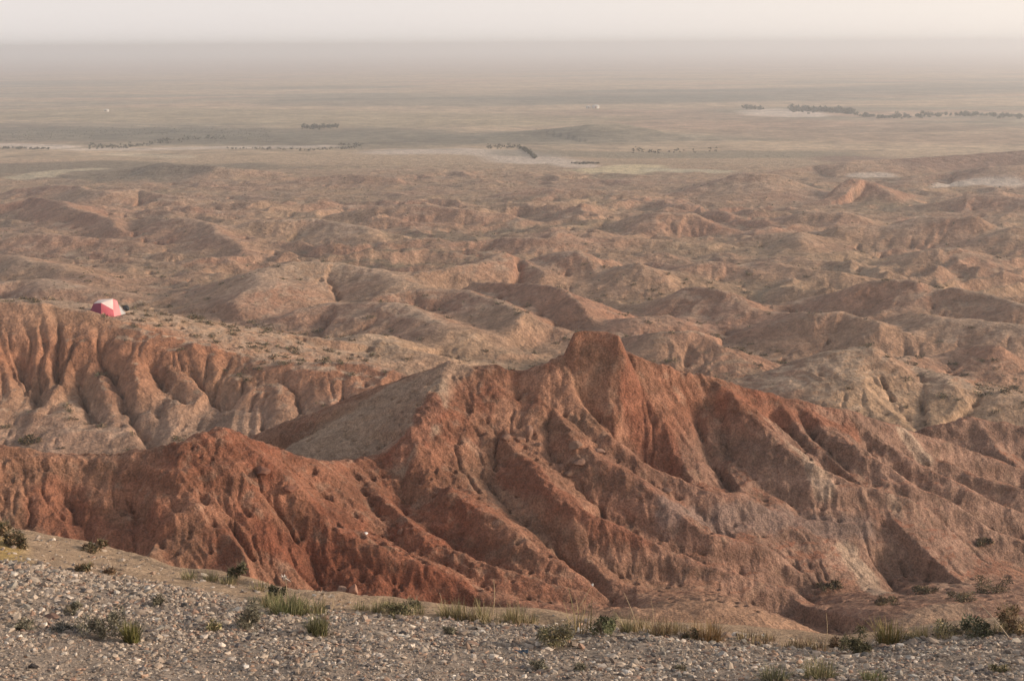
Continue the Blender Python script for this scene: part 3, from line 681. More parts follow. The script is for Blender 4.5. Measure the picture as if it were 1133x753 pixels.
for a in [
 (272,738,9,6,(.72,.68,.62),'small white angular stone in the gravel at left of centre',1),
 (693,744,9,6,(.70,.66,.60),'white stone in the gravel below the bushy shrub',2),
 (790,743,11,7,(.55,.50,.44),'pale grey stone, larger than its neighbours, near the bottom edge',3),
 (800,725,12,7,(.45,.40,.35),'greyish brown stone under the dry orange grass',4),
 (534,700,7,6,(.70,.64,.56),'cream coloured upright stone just inside the gravel rim',5),
 (240,674,10,6,(.42,.34,.28),'pinkish brown stone behind the grey bushes',6),
 (996,716,12,7,(.55,.50,.44),'pale flat stone at the foot of the right hand mound',7),
 (957,727,12,8,(.13,.12,.11),'dark brown stone among pale ones right of the rim dip',8),
 (1007,729,11,6,(.48,.43,.37),'light grey stone right of the dark brown one',9),
 (68,668,12,6,(.13,.11,.10),'flat dark stone left of the round grey shrub',10),
 (57,683,18,6,(.20,.12,.09),'broad low reddish black stone in front of the flat dark stone',11),
 (55,655,12,7,(.46,.38,.31),'pale pinkish stone on the left part of the gravel',12),
 (163,652,10,6,(.52,.47,.41),'light stone left of the middle grass patch',13),
 (205,671,10,7,(.11,.10,.09),'blackish stone in the gravel behind the round shrub',14),
 (455,694,9,6,(.66,.58,.48),'bright cream stone at the rim below the boulders',15),
 (585,743,9,6,(.14,.13,.12),'small charcoal stone near the bottom middle',16),
 (676,727,13,7,(.40,.35,.30),'brownish grey flat stone right of the bushy shrub',17),
 (1080,740,14,5,(.16,.14,.13),'long dark slab in the gravel at the right corner',18),
 (85,683,4,3,(.85,.83,.8),'tiny bright white pebble on the reddish slab of gravel',19),
]: rock(*a, group=G1)
for a in [
 (392,654,13,15,(.36,.20,.14),'reddish boulder at the foot of the dark red face',31),
 (378,653,12,10,(.30,.20,.15),'lower brown boulder touching the reddish one',32),
 (402,662,16,7,(.34,.24,.17),'low slab of tan rock in front of the two boulders',33),
]: rock(*a, near=a[1] > 655 and False)
for a in [
 (405,590,5,3,(.85,.83,.80),'lone white stone on the red spur',41),
 (655,647,6,3,(.80,.76,.70),'lone white stone on the lower sandy spur',42),
 (574,487,15,10,(.27,.15,.10),'brown angular block, middle of the outcrop on the peak',43),
 (559,484,12,8,(.24,.14,.10),'flat block left in the outcrop on the peak',44),
 (586,480,12,16,(.30,.18,.13),'tallest upright block of the outcrop on the peak',45),
 (596,492,9,7,(.22,.13,.09),'small dark block right in the outcrop on the peak',46),
 (638,493,20,9,(.22,.13,.09),'long tilted slab sticking out of the slope below the knob',47),
 (662,499,16,5,(.25,.15,.11),'thin slab right of the long tilted slab',48),
 (640,512,16,9,(.24,.14,.10),'ragged block below the long tilted slab',49),
 (630,524,12,6,(.22,.13,.09),'low dark block lowest of the slabs on the slope',50),
 (738,543,14,7,(.20,.12,.09),'dark slab beside the deep gully mouth',51),
 (290,520,24,7,(.19,.085,.055),'long thin ledge of dark rock on the left hump',52),
 (320,541,16,7,(.19,.085,.055),'narrow rock ledge lower on the left hump',53),
 (443,588,9,6,(.24,.13,.09),'dark boulder on the spur right of the white stone',54),
]: rock(*a, near=False)

# ------------------------------------------------------------------ vegetation
M_leaf = attr_mat('dry_leaf', .75, spec=.15)
def blades(rs, n, rad, h, lean, w, cols, base=(0, 0, 0), seg=3, curve=.4):
    """n curved grass blades, each a tapering ribbon"""
    V = []; Fc = []; Cc = []
    a0 = rs.rand(n) * 6.283; rr_ = rad * np.sqrt(rs.rand(n)); bx = rr_ * np.cos(a0); by = rr_ * np.sin(a0)
    az = a0 + rs.randn(n) * .8; ln = np.abs(rs.randn(n)) * lean; hh_ = h * (.45 + .55 * rs.rand(n))
    for q in range(n):
        dx, dy = math.cos(az[q]), math.sin(az[q]); sx_, sy_ = -dy, dx; k = len(V)
        c = cols[rs.randint(len(cols))] * (1 + .2 * rs.randn())
        for s in range(seg + 1):
            t = s / seg; out = hh_[q] * (math.sin(ln[q]) * t + curve * ln[q] * t * t); up = hh_[q] * t * math.cos(ln[q] * (.6 + .4 * t))
            ww = w * (1 - .85 * t) * .5
            px_, py_ = base[0] + bx[q] + dx * out, base[1] + by[q] + dy * out
            V.append((px_ - sx_ * ww, py_ - sy_ * ww, base[2] + up)); V.append((px_ + sx_ * ww, py_ + sy_ * ww, base[2] + up))
            Cc += [c, c]
            if s: Fc.append((k + 2 * s - 2, k + 2 * s - 1, k + 2 * s + 1, k + 2 * s))
    return V, Fc, Cc
def tuft_mesh(name, seed, n, rad, h, lean, w, cols):
    V, Fc, Cc = blades(np.random.RandomState(seed), n, rad, h, lean, w, [np.array(c) for c in cols])
    return mesh_np(name, V, Fc, np.clip(Cc, .02, .8), smooth=False)
def bush_mesh(name, seed, n, rad, h, leaf, cols):
    """leaf-sized faces through a lumpy dome of clumps"""
    rs = np.random.RandomState(seed); nc = 9
    cen = np.stack([rs.randn(nc) * .42, rs.randn(nc) * .42, rs.rand(nc) * .6 + .15], -1); cr = .22 + .22 * rs.rand(nc); cb = 1 + .28 * rs.randn(nc)
    V = []; Fc = []; Cc = []
    for q in range(n):
        k = rs.randint(nc); d = rs.randn(3); d /= np.linalg.norm(d)
        p = cen[k] + d * cr[k] * rs.rand() ** .45
        p = np.array([p[0] * rad, p[1] * rad, max(.02, p[2]) * h])
        u = rs.randn(3) + d * .8; u /= np.linalg.norm(u); v = np.cross(u, rs.randn(3)); v /= np.linalg.norm(v)
        l = leaf * (.6 + .8 * rs.rand()); i = len(V)
        V += [p - v * l * .22, p + u * l, p + v * l * .22]; Fc.append((i, i + 1, i + 2))
        c = np.array(cols[rs.randint(len(cols))]) * cb[k] * (1 + .2 * rs.randn()); Cc += [c] * 3
    return mesh_np(name, V, Fc, np.clip(Cc, .015, .7), smooth=False)
def twigs_mesh(name, seed, n, rad, h, w, c):
    rs = np.random.RandomState(seed); V = []; Fc = []; Cc = []
    def seg(a, b, w0, w1):
        d = b - a; s = np.cross(d, (0, 0, 1.0)); s = s / (np.linalg.norm(s) + 1e-9); t = np.cross(d, s); t /= np.linalg.norm(t) + 1e-9
        i = len(V)
        for (p, ww) in ((a, w0), (b, w1)):
            for q in range(3):
                an = q * 2.094; V.append(p + (s * math.cos(an) + t * math.sin(an)) * ww); Cc.append(np.array(c) * (1 + .15 * rs.randn()))
        for q in range(3): Fc.append((i + q, i + (q + 1) % 3, i + 3 + (q + 1) % 3, i + 3 + q))
    for q in range(n):
        a = rs.rand() * 6.283; l = h * (.5 + .6 * rs.rand()); sp = rad * (.3 + .8 * rs.rand())
        p0 = np.array([0.0, 0, 0]); p1 = np.array([math.cos(a) * sp * .4, math.sin(a) * sp * .4, l * .5]); p2 = np.array([math.cos(a) * sp, math.sin(a) * sp, l])
        seg(p0, p1, w, w * .7); seg(p1, p2, w * .7, w * .35)
        for _ in range(3):
            t = rs.rand(); b = p1 + (p2 - p1) * t; e = b + np.array([rs.randn() * .25 * rad, rs.randn() * .25 * rad, .22 * l * rs.rand()]); seg(b, e, w * .4, w * .2)
    return mesh_np(name, V, Fc, np.clip(Cc, .02, .8), smooth=False)
OLIVE = [(.13,.125,.07),(.18,.16,.09),(.11,.10,.06)]; GREYG = [(.21,.195,.14),(.28,.25,.18),(.15,.14,.10)]; GREEN = [(.17,.18,.08),(.23,.23,.11),(.29,.26,.14)]
STRAW = [(.42,.33,.19),(.36,.27,.15),(.30,.24,.12)]; BROWN = [(.24,.16,.10),(.32,.22,.13),(.18,.12,.08)]; MIXG = [(.20,.20,.10),(.30,.26,.14),(.42,.34,.20)]
def place_near(px, py):
    p = shelf_pick(px, py)
    q = 0
    while p is None and q < 60: q += 1; p = shelf_pick(px, py + q)
    return p
def shrub(px, py, wpx, hpx, cols, label, seed, twc=(.30,.24,.17), ntw=14, dens=1.0, group=None, leafpx=2.6):
    p = place_near(px, py); s = math.hypot(p[0], p[1]) / FPX
    t = bpy.data.objects.new('desert_shrub', None); COL.objects.link(t); t.location = (p[0], p[1], p[2] - .004); t.rotation_euler = (0, 0, seed)
    tag(t, label, 'shrub', group)
    rad, h = wpx * .5 * s, hpx * s
    link('foliage', bush_mesh('foliage', seed, int(900 * dens), rad, h * .85, leafpx * s * 1.4, cols), M_leaf, t)
    link('twigs', twigs_mesh('twigs', seed + 1, ntw, rad, h, .9 * s * .35, twc), M_leaf, t)
    return t
def tuft(px, py, wpx, hpx, cols, label, seed, n=120, lean=.35, group=None, wpx_blade=1.1):
    p = place_near(px, py); s = math.hypot(p[0], p[1]) / FPX
    o = link('grass_tuft', tuft_mesh('grass_tuft', seed, n, wpx * .33 * s, hpx * s, lean, wpx_blade * s, cols), M_leaf)
    o.location = (p[0], p[1], p[2] - .003); tag(o, label, 'grass', group); return o
shrub(118,704,46,36,GREYG,'rounded grey green shrub on the left of the gravel',1,dens=1.5)
tuft(146,710,26,26,[(.16,.16,.05),(.26,.22,.09),(.12,.12,.04)],'short yellow green tuft touching the rounded grey shrub',2,n=260)
shrub(18,604,26,22,BROWN + OLIVE,'brown bush on the sandy rim at the left edge',3,dens=1.2)
shrub(4,592,24,20,BROWN + OLIVE,'olive brown bush cut off by the left edge of the view',4,dens=.8)
shrub(103,608,30,12,OLIVE + BROWN,'low flat dark shrub against the foot of the red cliff',5)
shrub(92,632,18,10,OLIVE + BROWN,'small brownish cushion plant on the upper left gravel',6,dens=.6)
shrub(122,634,14,8,BROWN,'tiny brown cushion plant right of the small brownish one',7,dens=.5)
shrub(80,678,22,12,GREYG,'thin grey cushion plant left of the rounded shrub',8,dens=.6)
shrub(25,695,40,10,GREYG,'sparse grey creeping plant in the lower left gravel',9,dens=.7)
shrub(70,697,34,11,[(.12,.12,.11),(.17,.16,.14)],'dusky low plant left of the rounded grey shrub',10,dens=.7)
shrub(262,640,26,20,OLIVE,'olive bush on the sandy rim under the red cliff',11)
shrub(304,664,22,18,[(.08,.085,.05),(.12,.11,.07)],'dark bush just behind the long green grass',12)
shrub(272,694,44,34,GREYG,'loose grey green shrub left of the long green grass',13,dens=1.3)
shrub(178,668,20,12,GREYG,'pale thin cushion plant between rounded shrub and grass',14,dens=.5)
shrub(236,697,20,16,MIXG,'sparse small plant left of the loose grey shrub',15,dens=.5)
tuft(318,680,60,26,GREEN,'widest patch of green grass on the left rim',16,n=420,lean=.5)
tuft(352,702,34,28,GREEN + OLIVE,'bright green tuft in front of the wide grass patch',17,n=300)
tuft(300,672,30,22,MIXG,'yellowish grass at the left end of the wide green patch',18,n=150)
tuft(345,680,50,20,MIXG,'thin mixed grass behind the bright green tuft',19,n=240,lean=.5)
shrub(440,680,50,14,MIXG + OLIVE,'low green grey mat on the rim below the red face',20,dens=1.0)
shrub(458,672,30,12,OLIVE,'short dark green mat touching the green grey one',21,dens=.7)
shrub(612,716,58,40,MIXG + GREYG,'largest bushy shrub on the rim with straw coloured twigs',22,ntw=26,dens=1.8,twc=(.45,.36,.22))
tuft(640,700,44,52,STRAW,'tall dry grass stalks rising out of the largest shrub',23,n=26,lean=.55,wpx_blade=1.6)
shrub(666,703,36,24,[(.13,.14,.07),(.18,.18,.10)],'green shrub right of the largest shrub',24,dens=1.2)
tuft(694,700,20,28,MIXG,'narrow mixed tuft right of the green shrub',25,n=70)
tuft(730,703,46,22,STRAW + BROWN,'dry straw grass at the rim middle right',26,n=170,lean=.6)
tuft(782,708,54,26,[(.34,.22,.11),(.28,.18,.09),(.38,.28,.15)],'orange brown dry grass before the sandy mound',27,n=260,lean=.5)
shrub(766,708,24,16,OLIVE + BROWN,'dark little bush at the left of the orange dry grass',28,dens=.6)
shrub(952,722,50,26,[(.11,.105,.06),(.16,.14,.08)],'dark olive shrub in the dip of the rim',29,dens=1.4)
tuft(984,712,44,30,[(.24,.20,.08),(.30,.22,.10),(.16,.15,.06)],'yellow green grass right of the dark olive shrub',30,n=240,lean=.5)
shrub(925,716,24,14,BROWN,'brown twiggy bush left of the dark olive shrub',31,dens=.5)
shrub(1082,705,46,22,[(.10,.105,.06),(.14,.14,.09)],'black green shrub on the right hand rim',32,dens=1.3)
shrub(1118,700,46,36,BROWN + STRAW,'big brown dry shrub at the right edge',33,ntw=30,dens=1.3,twc=(.30,.20,.12))
shrub(1045,702,46,16,MIXG + GREYG,'low grey green plants on the right hand mound',34,dens=.8)
tuft(857,752,44,20,GREYG + GREEN,'soft green tuft at the bottom edge right of centre',35,n=220,lean=.7)
tuft(907,750,52,24,MIXG,'pale yellow green tuft right of the soft green one',36,n=260,lean=.7)
tuft(967,752,40,14,GREEN,'short green tuft at the bottom edge right',37,n=160,lean=.7)
shrub(596,740,22,10,GREYG,'flat grey plant in the gravel below the blue scrap',38,dens=.5)
shrub(643,742,22,12,GREYG,'thin grey plant below the largest shrub',39,dens=.4)
shrub(498,700,20,9,GREYG,'tiny grey plant near the rim at centre',40,dens=.3)
shrub(752,742,20,9,GREYG,'small dull plant in the lower gravel right of centre',41,dens=.35)
shrub(1110,742,26,10,MIXG,'small green mat in the lower right corner',42,dens=.4)
# thin fringe along the rim
rs = np.random.RandomState(77)
def fringe(x0, x1, n, lab, cols, h0, h1, seed0):
    for q in range(n):
        px = x0 + (x1 - x0) * (q + .5 + .5 * rs.randn() * .6) / n
        k = np.interp(px, [e[0] for e in EDGE], [e[1] for e in EDGE])
        tuft(px, k + 2 + 6 * rs.rand(), 24 + 14 * rs.rand(), h0 + (h1 - h0) * rs.rand(), cols, lab, seed0 + q, n=90, lean=.5, group='thin grass along the gravel rim', wpx_blade=.9)
fringe(390, 470, 5, 'sparse pale grass on the rim right of the boulders', MIXG, 10, 20, 200)
fringe(480, 590, 9, 'thin dry grass on the rim left of the largest shrub', STRAW + MIXG, 14, 30, 220)
fringe(690, 760, 4, 'wispy straw grass on the rim right of the green shrub', STRAW, 12, 24, 240)
fringe(800, 920, 6, 'short dry grass along the rim under the sandy mound', STRAW + BROWN, 8, 16, 260)
fringe(990, 1130, 6, 'low yellowish grass on the right hand rim', MIXG + STRAW, 10, 18, 280)
fringe(200, 290, 4, 'faint olive grass on the sandy rim below the red cliff', MIXG, 8, 14, 300)

def stalk(x0, y0, x1, y1, label, w=.8, head=None, c=(.50,.38,.24)):
    p = place_near(x0, y0); R_ = math.hypot(p[0], p[1]); s = R_ / FPX
    q = P(x1, y1, R_ + .05); a = np.zeros(3); b = np.array(q) - np.array(p)
    V = []; Fc = []; Cc = []
    N_ = 6
    for k in range(N_ + 1):
        t = k / N_; ctr = a + (b - a) * t + np.array([.012 * math.sin(t * 3.1), 0, 0])
        for m_ in range(4):
            an = m_ * 1.571; V.append(ctr + np.array([math.cos(an), math.sin(an), 0]) * w * s * (1 - .6 * t)); Cc.append(c)
        if k:
            for m_ in range(4): Fc.append((4 * k - 4 + m_, 4 * k - 4 + (m_ + 1) % 4, 4 * k + (m_ + 1) % 4, 4 * k + m_))
    root = bpy.data.objects.new('dry_stalk', None); COL.objects.link(root); root.location = p; tag(root, label, 'stalk')
    link('stem', mesh_np('stem', V, Fc, Cc), M_leaf, root)
    if head:
        V2, F2, C2 = blades(np.random.RandomState(int(x0)), 40, 1.0 * s, head[0] * s, 1.0, 1.3 * s, [np.array(head[1])], base=(b[0], b[1], b[2] - head[0] * s * .5))
        link('seed_head', mesh_np('seed_head', V2, F2, C2, smooth=False), M_leaf, root)
stalk(545,680,546,640,'straight tall dry stalk alone on the middle rim',.6)
stalk(489,678,486,655,'short dry stalk left of the straight tall one',.5)
stalk(620,700,653,650,'leaning dry stalk of the largest shrub',.7)
stalk(706,700,690,655,'thin stalk leaning left above the green shrub',.6)
stalk(722,700,720,662,'thin upright stalk beside the leaning one',.4)
stalk(1117,706,1084,668,'long pale stick leaning left at the right edge',.9,c=(.45,.36,.26))
stalk(913,716,914,678,'upright straw stalk left of the dark olive shrub',.5)
stalk(316,665,315,637,'stalk with white flower head before the dark red face',.5,(5,(.8,.76,.7)))
stalk(358,672,357,655,'stalk with pale head left of the boulders',.6,(6,(.62,.52,.42)))
stalk(367,674,367,659,'stalk with white head nearest the boulders',.6,(5,(.72,.64,.54)))

# blue scrap in the gravel
p = place_near(577, 722); s = math.hypot(p[0], p[1]) / FPX
rs = np.random.RandomState(9); n = 9
gx, gy = np.meshgrid(np.linspace(-1, 1, n), np.linspace(-.6, .6, n)); gz = .25 * np.abs(perlin(gx.astype(F32) * 1.8, gy.astype(F32) * 1.8, 3)) * 2 + .15
idx = np.arange(n * n).reshape(n, n); Fq = np.stack([idx[:-1, :-1], idx[:-1, 1:], idx[1:, 1:], idx[1:, :-1]], -1).reshape(-1, 4)
V = np.stack([gx * 8 * s, gy * 8 * s, gz * 8 * s], -1).reshape(-1, 3)
o = link('plastic_scrap', mesh_np('plastic_scrap', V, Fq), plain_mat('dark_blue_plastic', (.035, .055, .085), .4)); o.location = p
sm = o.modifiers.new('thick', 'SOLIDIFY'); sm.thickness = .003
tag(o, 'crumpled dark blue scrap lying in the gravel at centre', 'litter')

# ------------------------------------------------------------------ scattered scrub on the hills
protos = [bush_mesh('desert_bush', 400 + q, 110, 1.0, .75, .34, OLIVE + BROWN + [(.12, .09, .06)]) for q in range(6)]
for m in protos: m.materials.append(M_leaf)
rs = np.random.RandomState(31)
cand = []
dens = fbm(X / 25, Y / 25, 3, .5, seed=131)
while len(cand) < 2600:
    i = rs.randint(0, NR); r = RR[i]
    if r < 82 or r > 460: continue
    j = rs.randint(0, NT)
    if abs(TH[j]) > .37 or slope[i, j] > .40 or rs.rand() > .25 + 1.3 * dens[i, j] + .35 * (r > 90): continue
    if rs.rand() > (150.0 / r) ** .6: continue
    cand.append((float(X[i, j]), float(Y[i, j]), float(Z[i, j]) - .05, float(r), .13 + .22 * rs.rand() ** 2 + .0004 * float(r)))
def visible(c):
    r = c[3]; th = math.atan2(c[0], c[1]); j = int((th - TH[0]) * 1100); k = int(np.searchsorted(RR, r - .6))
    return np.max(Z[:k, j] / RR[:k]) < (c[2] + c[4]) / r
cand = [c for c in cand if visible(c)]
cand.sort(key=lambda c: -c[4] / c[3])
def zone(c):
    th = c[0] / c[1]
    if c[3] < 140: a = 'on the nearest pale hills'
    elif c[3] < 220: a = 'on the middle hills'
    else: a = 'on the farther hills'
    b = 'left, towards the tent' if th < -.12 else ('in the middle, behind the red peak' if th < .10 else 'on the right')
    return 'small dark scrub bush ' + a + ' ' + b, 'scrub ' + a + ' ' + b
for q, c in enumerate(cand[:270]):
    o = bpy.data.objects.new('desert_bush', protos[q % 6]); COL.objects.link(o)
    o.location = c[:3]; o.rotation_euler = (0, 0, rs.rand() * 6.28); k = c[4] * (1.0 + .3 * rs.rand()); o.scale = (k * 1.5, k * 1.5, k)
    l, g = zone(c); tag(o, l, 'bush', g)
def merged(name, items, seed, cols, nleaf, label, cat):
    """one mesh of uncountable far vegetation; items = (x, y, z, radius, height)"""
    rs = np.random.RandomState(seed); it = np.array(items); n = len(it)
    d = rs.randn(n, nleaf, 3); d /= np.linalg.norm(d, axis=-1, keepdims=True); d *= rs.rand(n, nleaf, 1) ** .4
    lump = rs.rand(n, 1, 1) * .4 + .8
    c = np.stack([it[:, None, 0] + d[..., 0] * it[:, None, 3], it[:, None, 1] + d[..., 1] * it[:, None, 3], it[:, None, 2] + (d[..., 2] * .5 + .45) * it[:, None, 4]], -1)
    u = rs.randn(n, nleaf, 3) * it[:, None, 3:4] * .30; v = rs.randn(n, nleaf, 3) * it[:, None, 3:4] * .30
    V = np.stack([c - u * .5, c + u * .5, c + v], 2).reshape(-1, 3)
    cc = np.array(cols)[rs.randint(0, len(cols), (n, nleaf))] * (1 + .2 * rs.randn(n, nleaf, 1)).clip(.5, 1.6)
    cc = np.repeat(cc[:, :, None, :], 3, 2).reshape(-1, 3)
    o = link(name, mesh_np(name, V, np.arange(len(V)).reshape(-1, 3), cc, smooth=False), M_leaf)
    return tag(o, label, cat, kind='stuff')
rest = [(c[0], c[1], c[2], c[4] * .8, c[4] * .8) for c in cand[270:]]
merged('distant_scrub', rest, 5, OLIVE + GREYG, 26, 'fine dark scrub dotting the far badland slopes', 'scrub')
def belt(L, n, spread, hmin, hmax, seed):
    rs = np.random.RandomState(seed); out = []
    L = np.array(L, dtype=float)
    for q in range(int(n * 1.5)):
        t = rs.rand() * (len(L) - 1); k = int(t); f = t - k; px, py = L[k] * (1 - f) + L[k + 1] * f
        p = pick(px, py + rs.randn() * spread * .5, 200)
        if p is None: continue
        h = (hmin + (hmax - hmin) * rs.rand() ** 2) * .62; out.append((p[0], p[1], p[2] - .1, h * .65, h))
    return out
B = belt([(874,121.5),(923,123),(945,125)], 150, 2.5, 2.5, 5, 1) + belt([(821,119),(845,121)], 30, 1.5, 2, 3.5, 2) + belt([(945,127),(976,130),(1012,129),(1047,127),(1090,128),(1133,130)], 140, 2, 2, 4, 3)
merged('river_thicket', B, 11, [(.10,.10,.07),(.12,.115,.085),(.15,.135,.10)], 60, 'dark belt of trees along the far dry river at right', 'thicket')
B = belt([(0,164),(55,165)], 40, .8, 1, 2, 4) + belt([(99,162),(138,163),(190,155),(250,152)], 150, 2.5, .8, 2, 5) + belt([(250,164),(340,166),(400,163)], 60, 1.2, .8, 1.8, 6) + belt([(0,150),(120,146),(230,148),(300,150)], 700, 7, .35, .8, 7)
merged('left_riverside_scrub', B, 12, [(.10,.10,.07),(.13,.125,.09)], 40, 'grey green scrub belt along the pale wash at left', 'scrub')
B = belt([(334,141),(352,141),(374,140)], 90, 2.0, 1.2, 3, 8)
merged('copse', B, 13, [(.09,.09,.06),(.12,.11,.08)], 50, 'thin strip of dark bushes alone on the plain left of centre', 'copse')
B = belt([(539,163),(575,163),(584,168),(592,175)], 90, 1.5, 1.2, 2.6, 9) + belt([(375,160),(402,160),(377,166)], 24, 1, 1, 2, 10) + belt([(632,181),(663,181)], 50, .8, .8, 1.4, 14) + belt([(700,166),(730,168),(800,165)], 30, 2.5, 1, 1.8, 12)  # third belt: low bushes drawn in for a flat dark strip
merged('wash_bushes', B, 14, [(.09,.09,.06),(.12,.11,.08)], 40, 'dark bushes and a flat dark strip round the bend of the pale middle wash', 'bushes')
B = belt([(940,700),(1000,668),(1060,655),(1133,650)], 0, 1, 1, 1, 13)
# brush in the dark hollow right of the ridge
rs = np.random.RandomState(8)
for (px, py, w, h, lab) in ((1065,662,34,12,'dark brush in the hollow behind the right hand mound'),(1100,655,40,14,'brown brush filling the hollow at the right edge'),(1020,655,26,9,'low brown bush on the slope above the hollow'),
                            (920,650,22,9,'small brown bush at the ridge foot left of the hollow'),(1085,600,20,6,'flat dark bush on the far side of the gully at right'),(33,488,20,7,'dark grey bush on the sandy flat behind the red cliff'),(980,668,24,10,'dull bush where the slope meets the dip')):
    p = pick(px, py)
    s = math.hypot(p[0], p[1]) / FPX
    o = link('desert_bush', bush_mesh('desert_bush', px, 900, w * .62 * s, h * .8 * s, 2.6 * s, BROWN + OLIVE), M_leaf); o.location = p; tag(o, lab, 'bush')

# ------------------------------------------------------------------ the tent
p = pick(119, 348, 90); TR = math.hypot(p[0], p[1]); ts = TR / FPX * 13.6   # metres per nominal metre
tent = bpy.data.objects.new('dome_tent', None); COL.objects.link(tent); tent.location = p; tent.scale = (ts, ts, ts); tent.rotation_euler = (0, 0, -math.atan2(p[0], p[1]))
tag(tent, 'pink and white dome tent with its shaded end painted darker, pitched on the pale plateau', 'tent')
T = dict(BL=(-1.5,.5,-.1), F1=(-.5,-.55,-.1), F2=(.5,-.5,-.1), BR=(1.05,.1,-.1), KR=(.8,1.2,-.1), KL=(-.9,1.35,-.1),
         LT=(-1.02,.25,.90), M1=(-.44,-.16,1.0), M2=(.46,-.34,.42), A1=(-.60,.55,1.16), A2=(.47,.35,1.20), A3=(.80,.45,1.02), KA=(.5,.95,.8), KB=(-.6,1.05,.8))
def bulge(quads, amt=.05, n=6):
    """panels of taut cloth: each quad bowed outward a little"""
    V = []; Fc = []
    for qd in quads:
        a, b, c, d = [np.array(T[k]) for k in qd]; nn = np.cross(b - a, d - a); nn /= np.linalg.norm(nn) + 1e-9
        if np.dot(nn, (a + b + c + d) / 4 - np.array([-.1, .4, .3])) < 0: nn = -nn
        k = len(V)
        for i in range(n + 1):
            for j in range(n + 1):
                u, v = i / n, j / n; pp = (a * (1 - u) + b * u) * (1 - v) + (d * (1 - u) + c * u) * v
                V.append(pp + nn * amt * 16 * u * (1 - u) * v * (1 - v))
        for i in range(n):
            for j in range(n):
                Fc.append((k + i * (n + 1) + j, k + (i + 1) * (n + 1) + j, k + (i + 1) * (n + 1) + j + 1, k + i * (n + 1) + j + 1))
    return V, Fc
def panel(name, quads, mat, label=None, amt=.05):
    V, Fc = bulge(quads, amt); o = link(name, mesh_np(name, V, Fc), mat, tent)
    if label: o['label'] = label
    return o
pink = plain_mat('pink_nylon', (.68, .15, .19), .6); pink_lit = plain_mat('pink_nylon_lit', (.74, .28, .29), .6); pink_shaded = plain_mat('pink_nylon_shaded', (.30, .045, .11), .6); white = plain_mat('white_nylon', (.82, .70, .65), .6); greyn = plain_mat('grey_nylon', (.50, .50, .50), .6)  # one pink cloth: the end's shade and the side's sunlight are painted in
panel('front_panel', [('F1','F2','M2','M1')], pink, 'pink front panel')
panel('end_panel', [('BL','F1','M1','LT')], pink_shaded, 'pink end panel painted dark for its shade')
panel('roof_panel', [('LT','M1','A2','A1'),('M1','M2','A2','A2')], white, 'white triangular roof panel', .03)
panel('side_panel', [('F2','BR','A3','A2'),('F2','A2','M2','M2')], pink_lit, 'pink side panel painted lighter as sunlit')
panel('rear_panel', [('BL','LT','KB','KL'),('LT','A1','A2','KB'),('KB','A2','A3','KA'),('KL','KB','KA','KR'),('KR','KA','A3','BR')], pink, amt=.02)
T.update(V1=(1.02,.12,-.1), V2=(1.45,.45,-.1), V3=(1.0,.95,-.1), V4=(.90,.42,.70))
panel('vestibule', [('V1','V2','V4','V4'),('V2','V3','V4','V4')], greyn, 'grey white porch flap at the right end', .02)
# a dark bag just behind the porch
o = link('bag', rock_mesh('bag', .5, .45, .5, (.04, .045, .05), 77), plain_mat('dark_canvas', (.035, .04, .045), .7)); q = (1.35, .95)
bx, by = p[0] + q[0], p[1] + q[1]; o.location = (bx, by, ground_z(bx, by) + .45); tag(o, 'dark bag standing behind the tent porch', 'bag')

# ------------------------------------------------------------------ felt tents far out on the plain
felt = plain_mat('white_felt', (.60, .57, .53), .9); wood = plain_mat('painted_wood', (.30, .10, .06), .6); dark = plain_mat('dark_iron', (.05, .05, .05), .5)
def ger_parts(t):
    n = 32; V = []; Fc = []
    for (r_, z_) in ((3.0, -.6), (3.05, .4), (3.0, 1.7)):
        for q in range(n): V.append((r_ * math.cos(q / n * 6.2832), r_ * math.sin(q / n * 6.2832), z_))
    for l in range(2):
        for q in range(n): Fc.append((l * n + q, l * n + (q + 1) % n, l * n + n + (q + 1) % n, l * n + n + q))
    link('wall', mesh_np('wall', V, Fc), felt, t)
    V = []; Fc = []
    prof = ((3.15, 1.62), (3.1, 1.75), (2.1, 2.25), (1.1, 2.68), (.45, 2.85), (.02, 2.9))
    for (r_, z_) in prof:
        for q in range(n): V.append((r_ * math.cos(q / n * 6.2832), r_ * math.sin(q / n * 6.2832), z_))
    for l in range(len(prof) - 1):
        for q in range(n): Fc.append((l * n + q, l * n + (q + 1) % n, l * n + n + (q + 1) % n, l * n + n + q))
    link('roof', mesh_np('roof', V, Fc), felt, t)
    V = [(-.45,-3.12,-.2),(.45,-3.12,-.2),(.45,-3.12,1.45),(-.45,-3.12,1.45),(-.45,-2.9,-.2),(.45,-2.9,-.2),(.45,-2.9,1.45),(-.45,-2.9,1.45)]
    link('door', mesh_np('door', V, [(0,1,2,3),(4,5,6,7),(0,1,5,4),(1,2,6,5),(2,3,7,6),(3,0,4,7)], smooth=False), wood, t)
for (px, py, sc_, lab) in ((118,123.5,.55,'lone white felt tent far out on the left plain'),(659,120,.9,'larger white felt tent beside the low dark hill'),(651,120,.6,'smaller white felt tent left of its larger neighbour')):
    g = pick(px, py, 300); t = bpy.data.objects.new('felt_tent', None); COL.objects.link(t); t.location = (g[0], g[1], g[2] + .3); t.scale = (sc_,) * 3
    tag(t, lab, 'tent'); ger_parts(t)

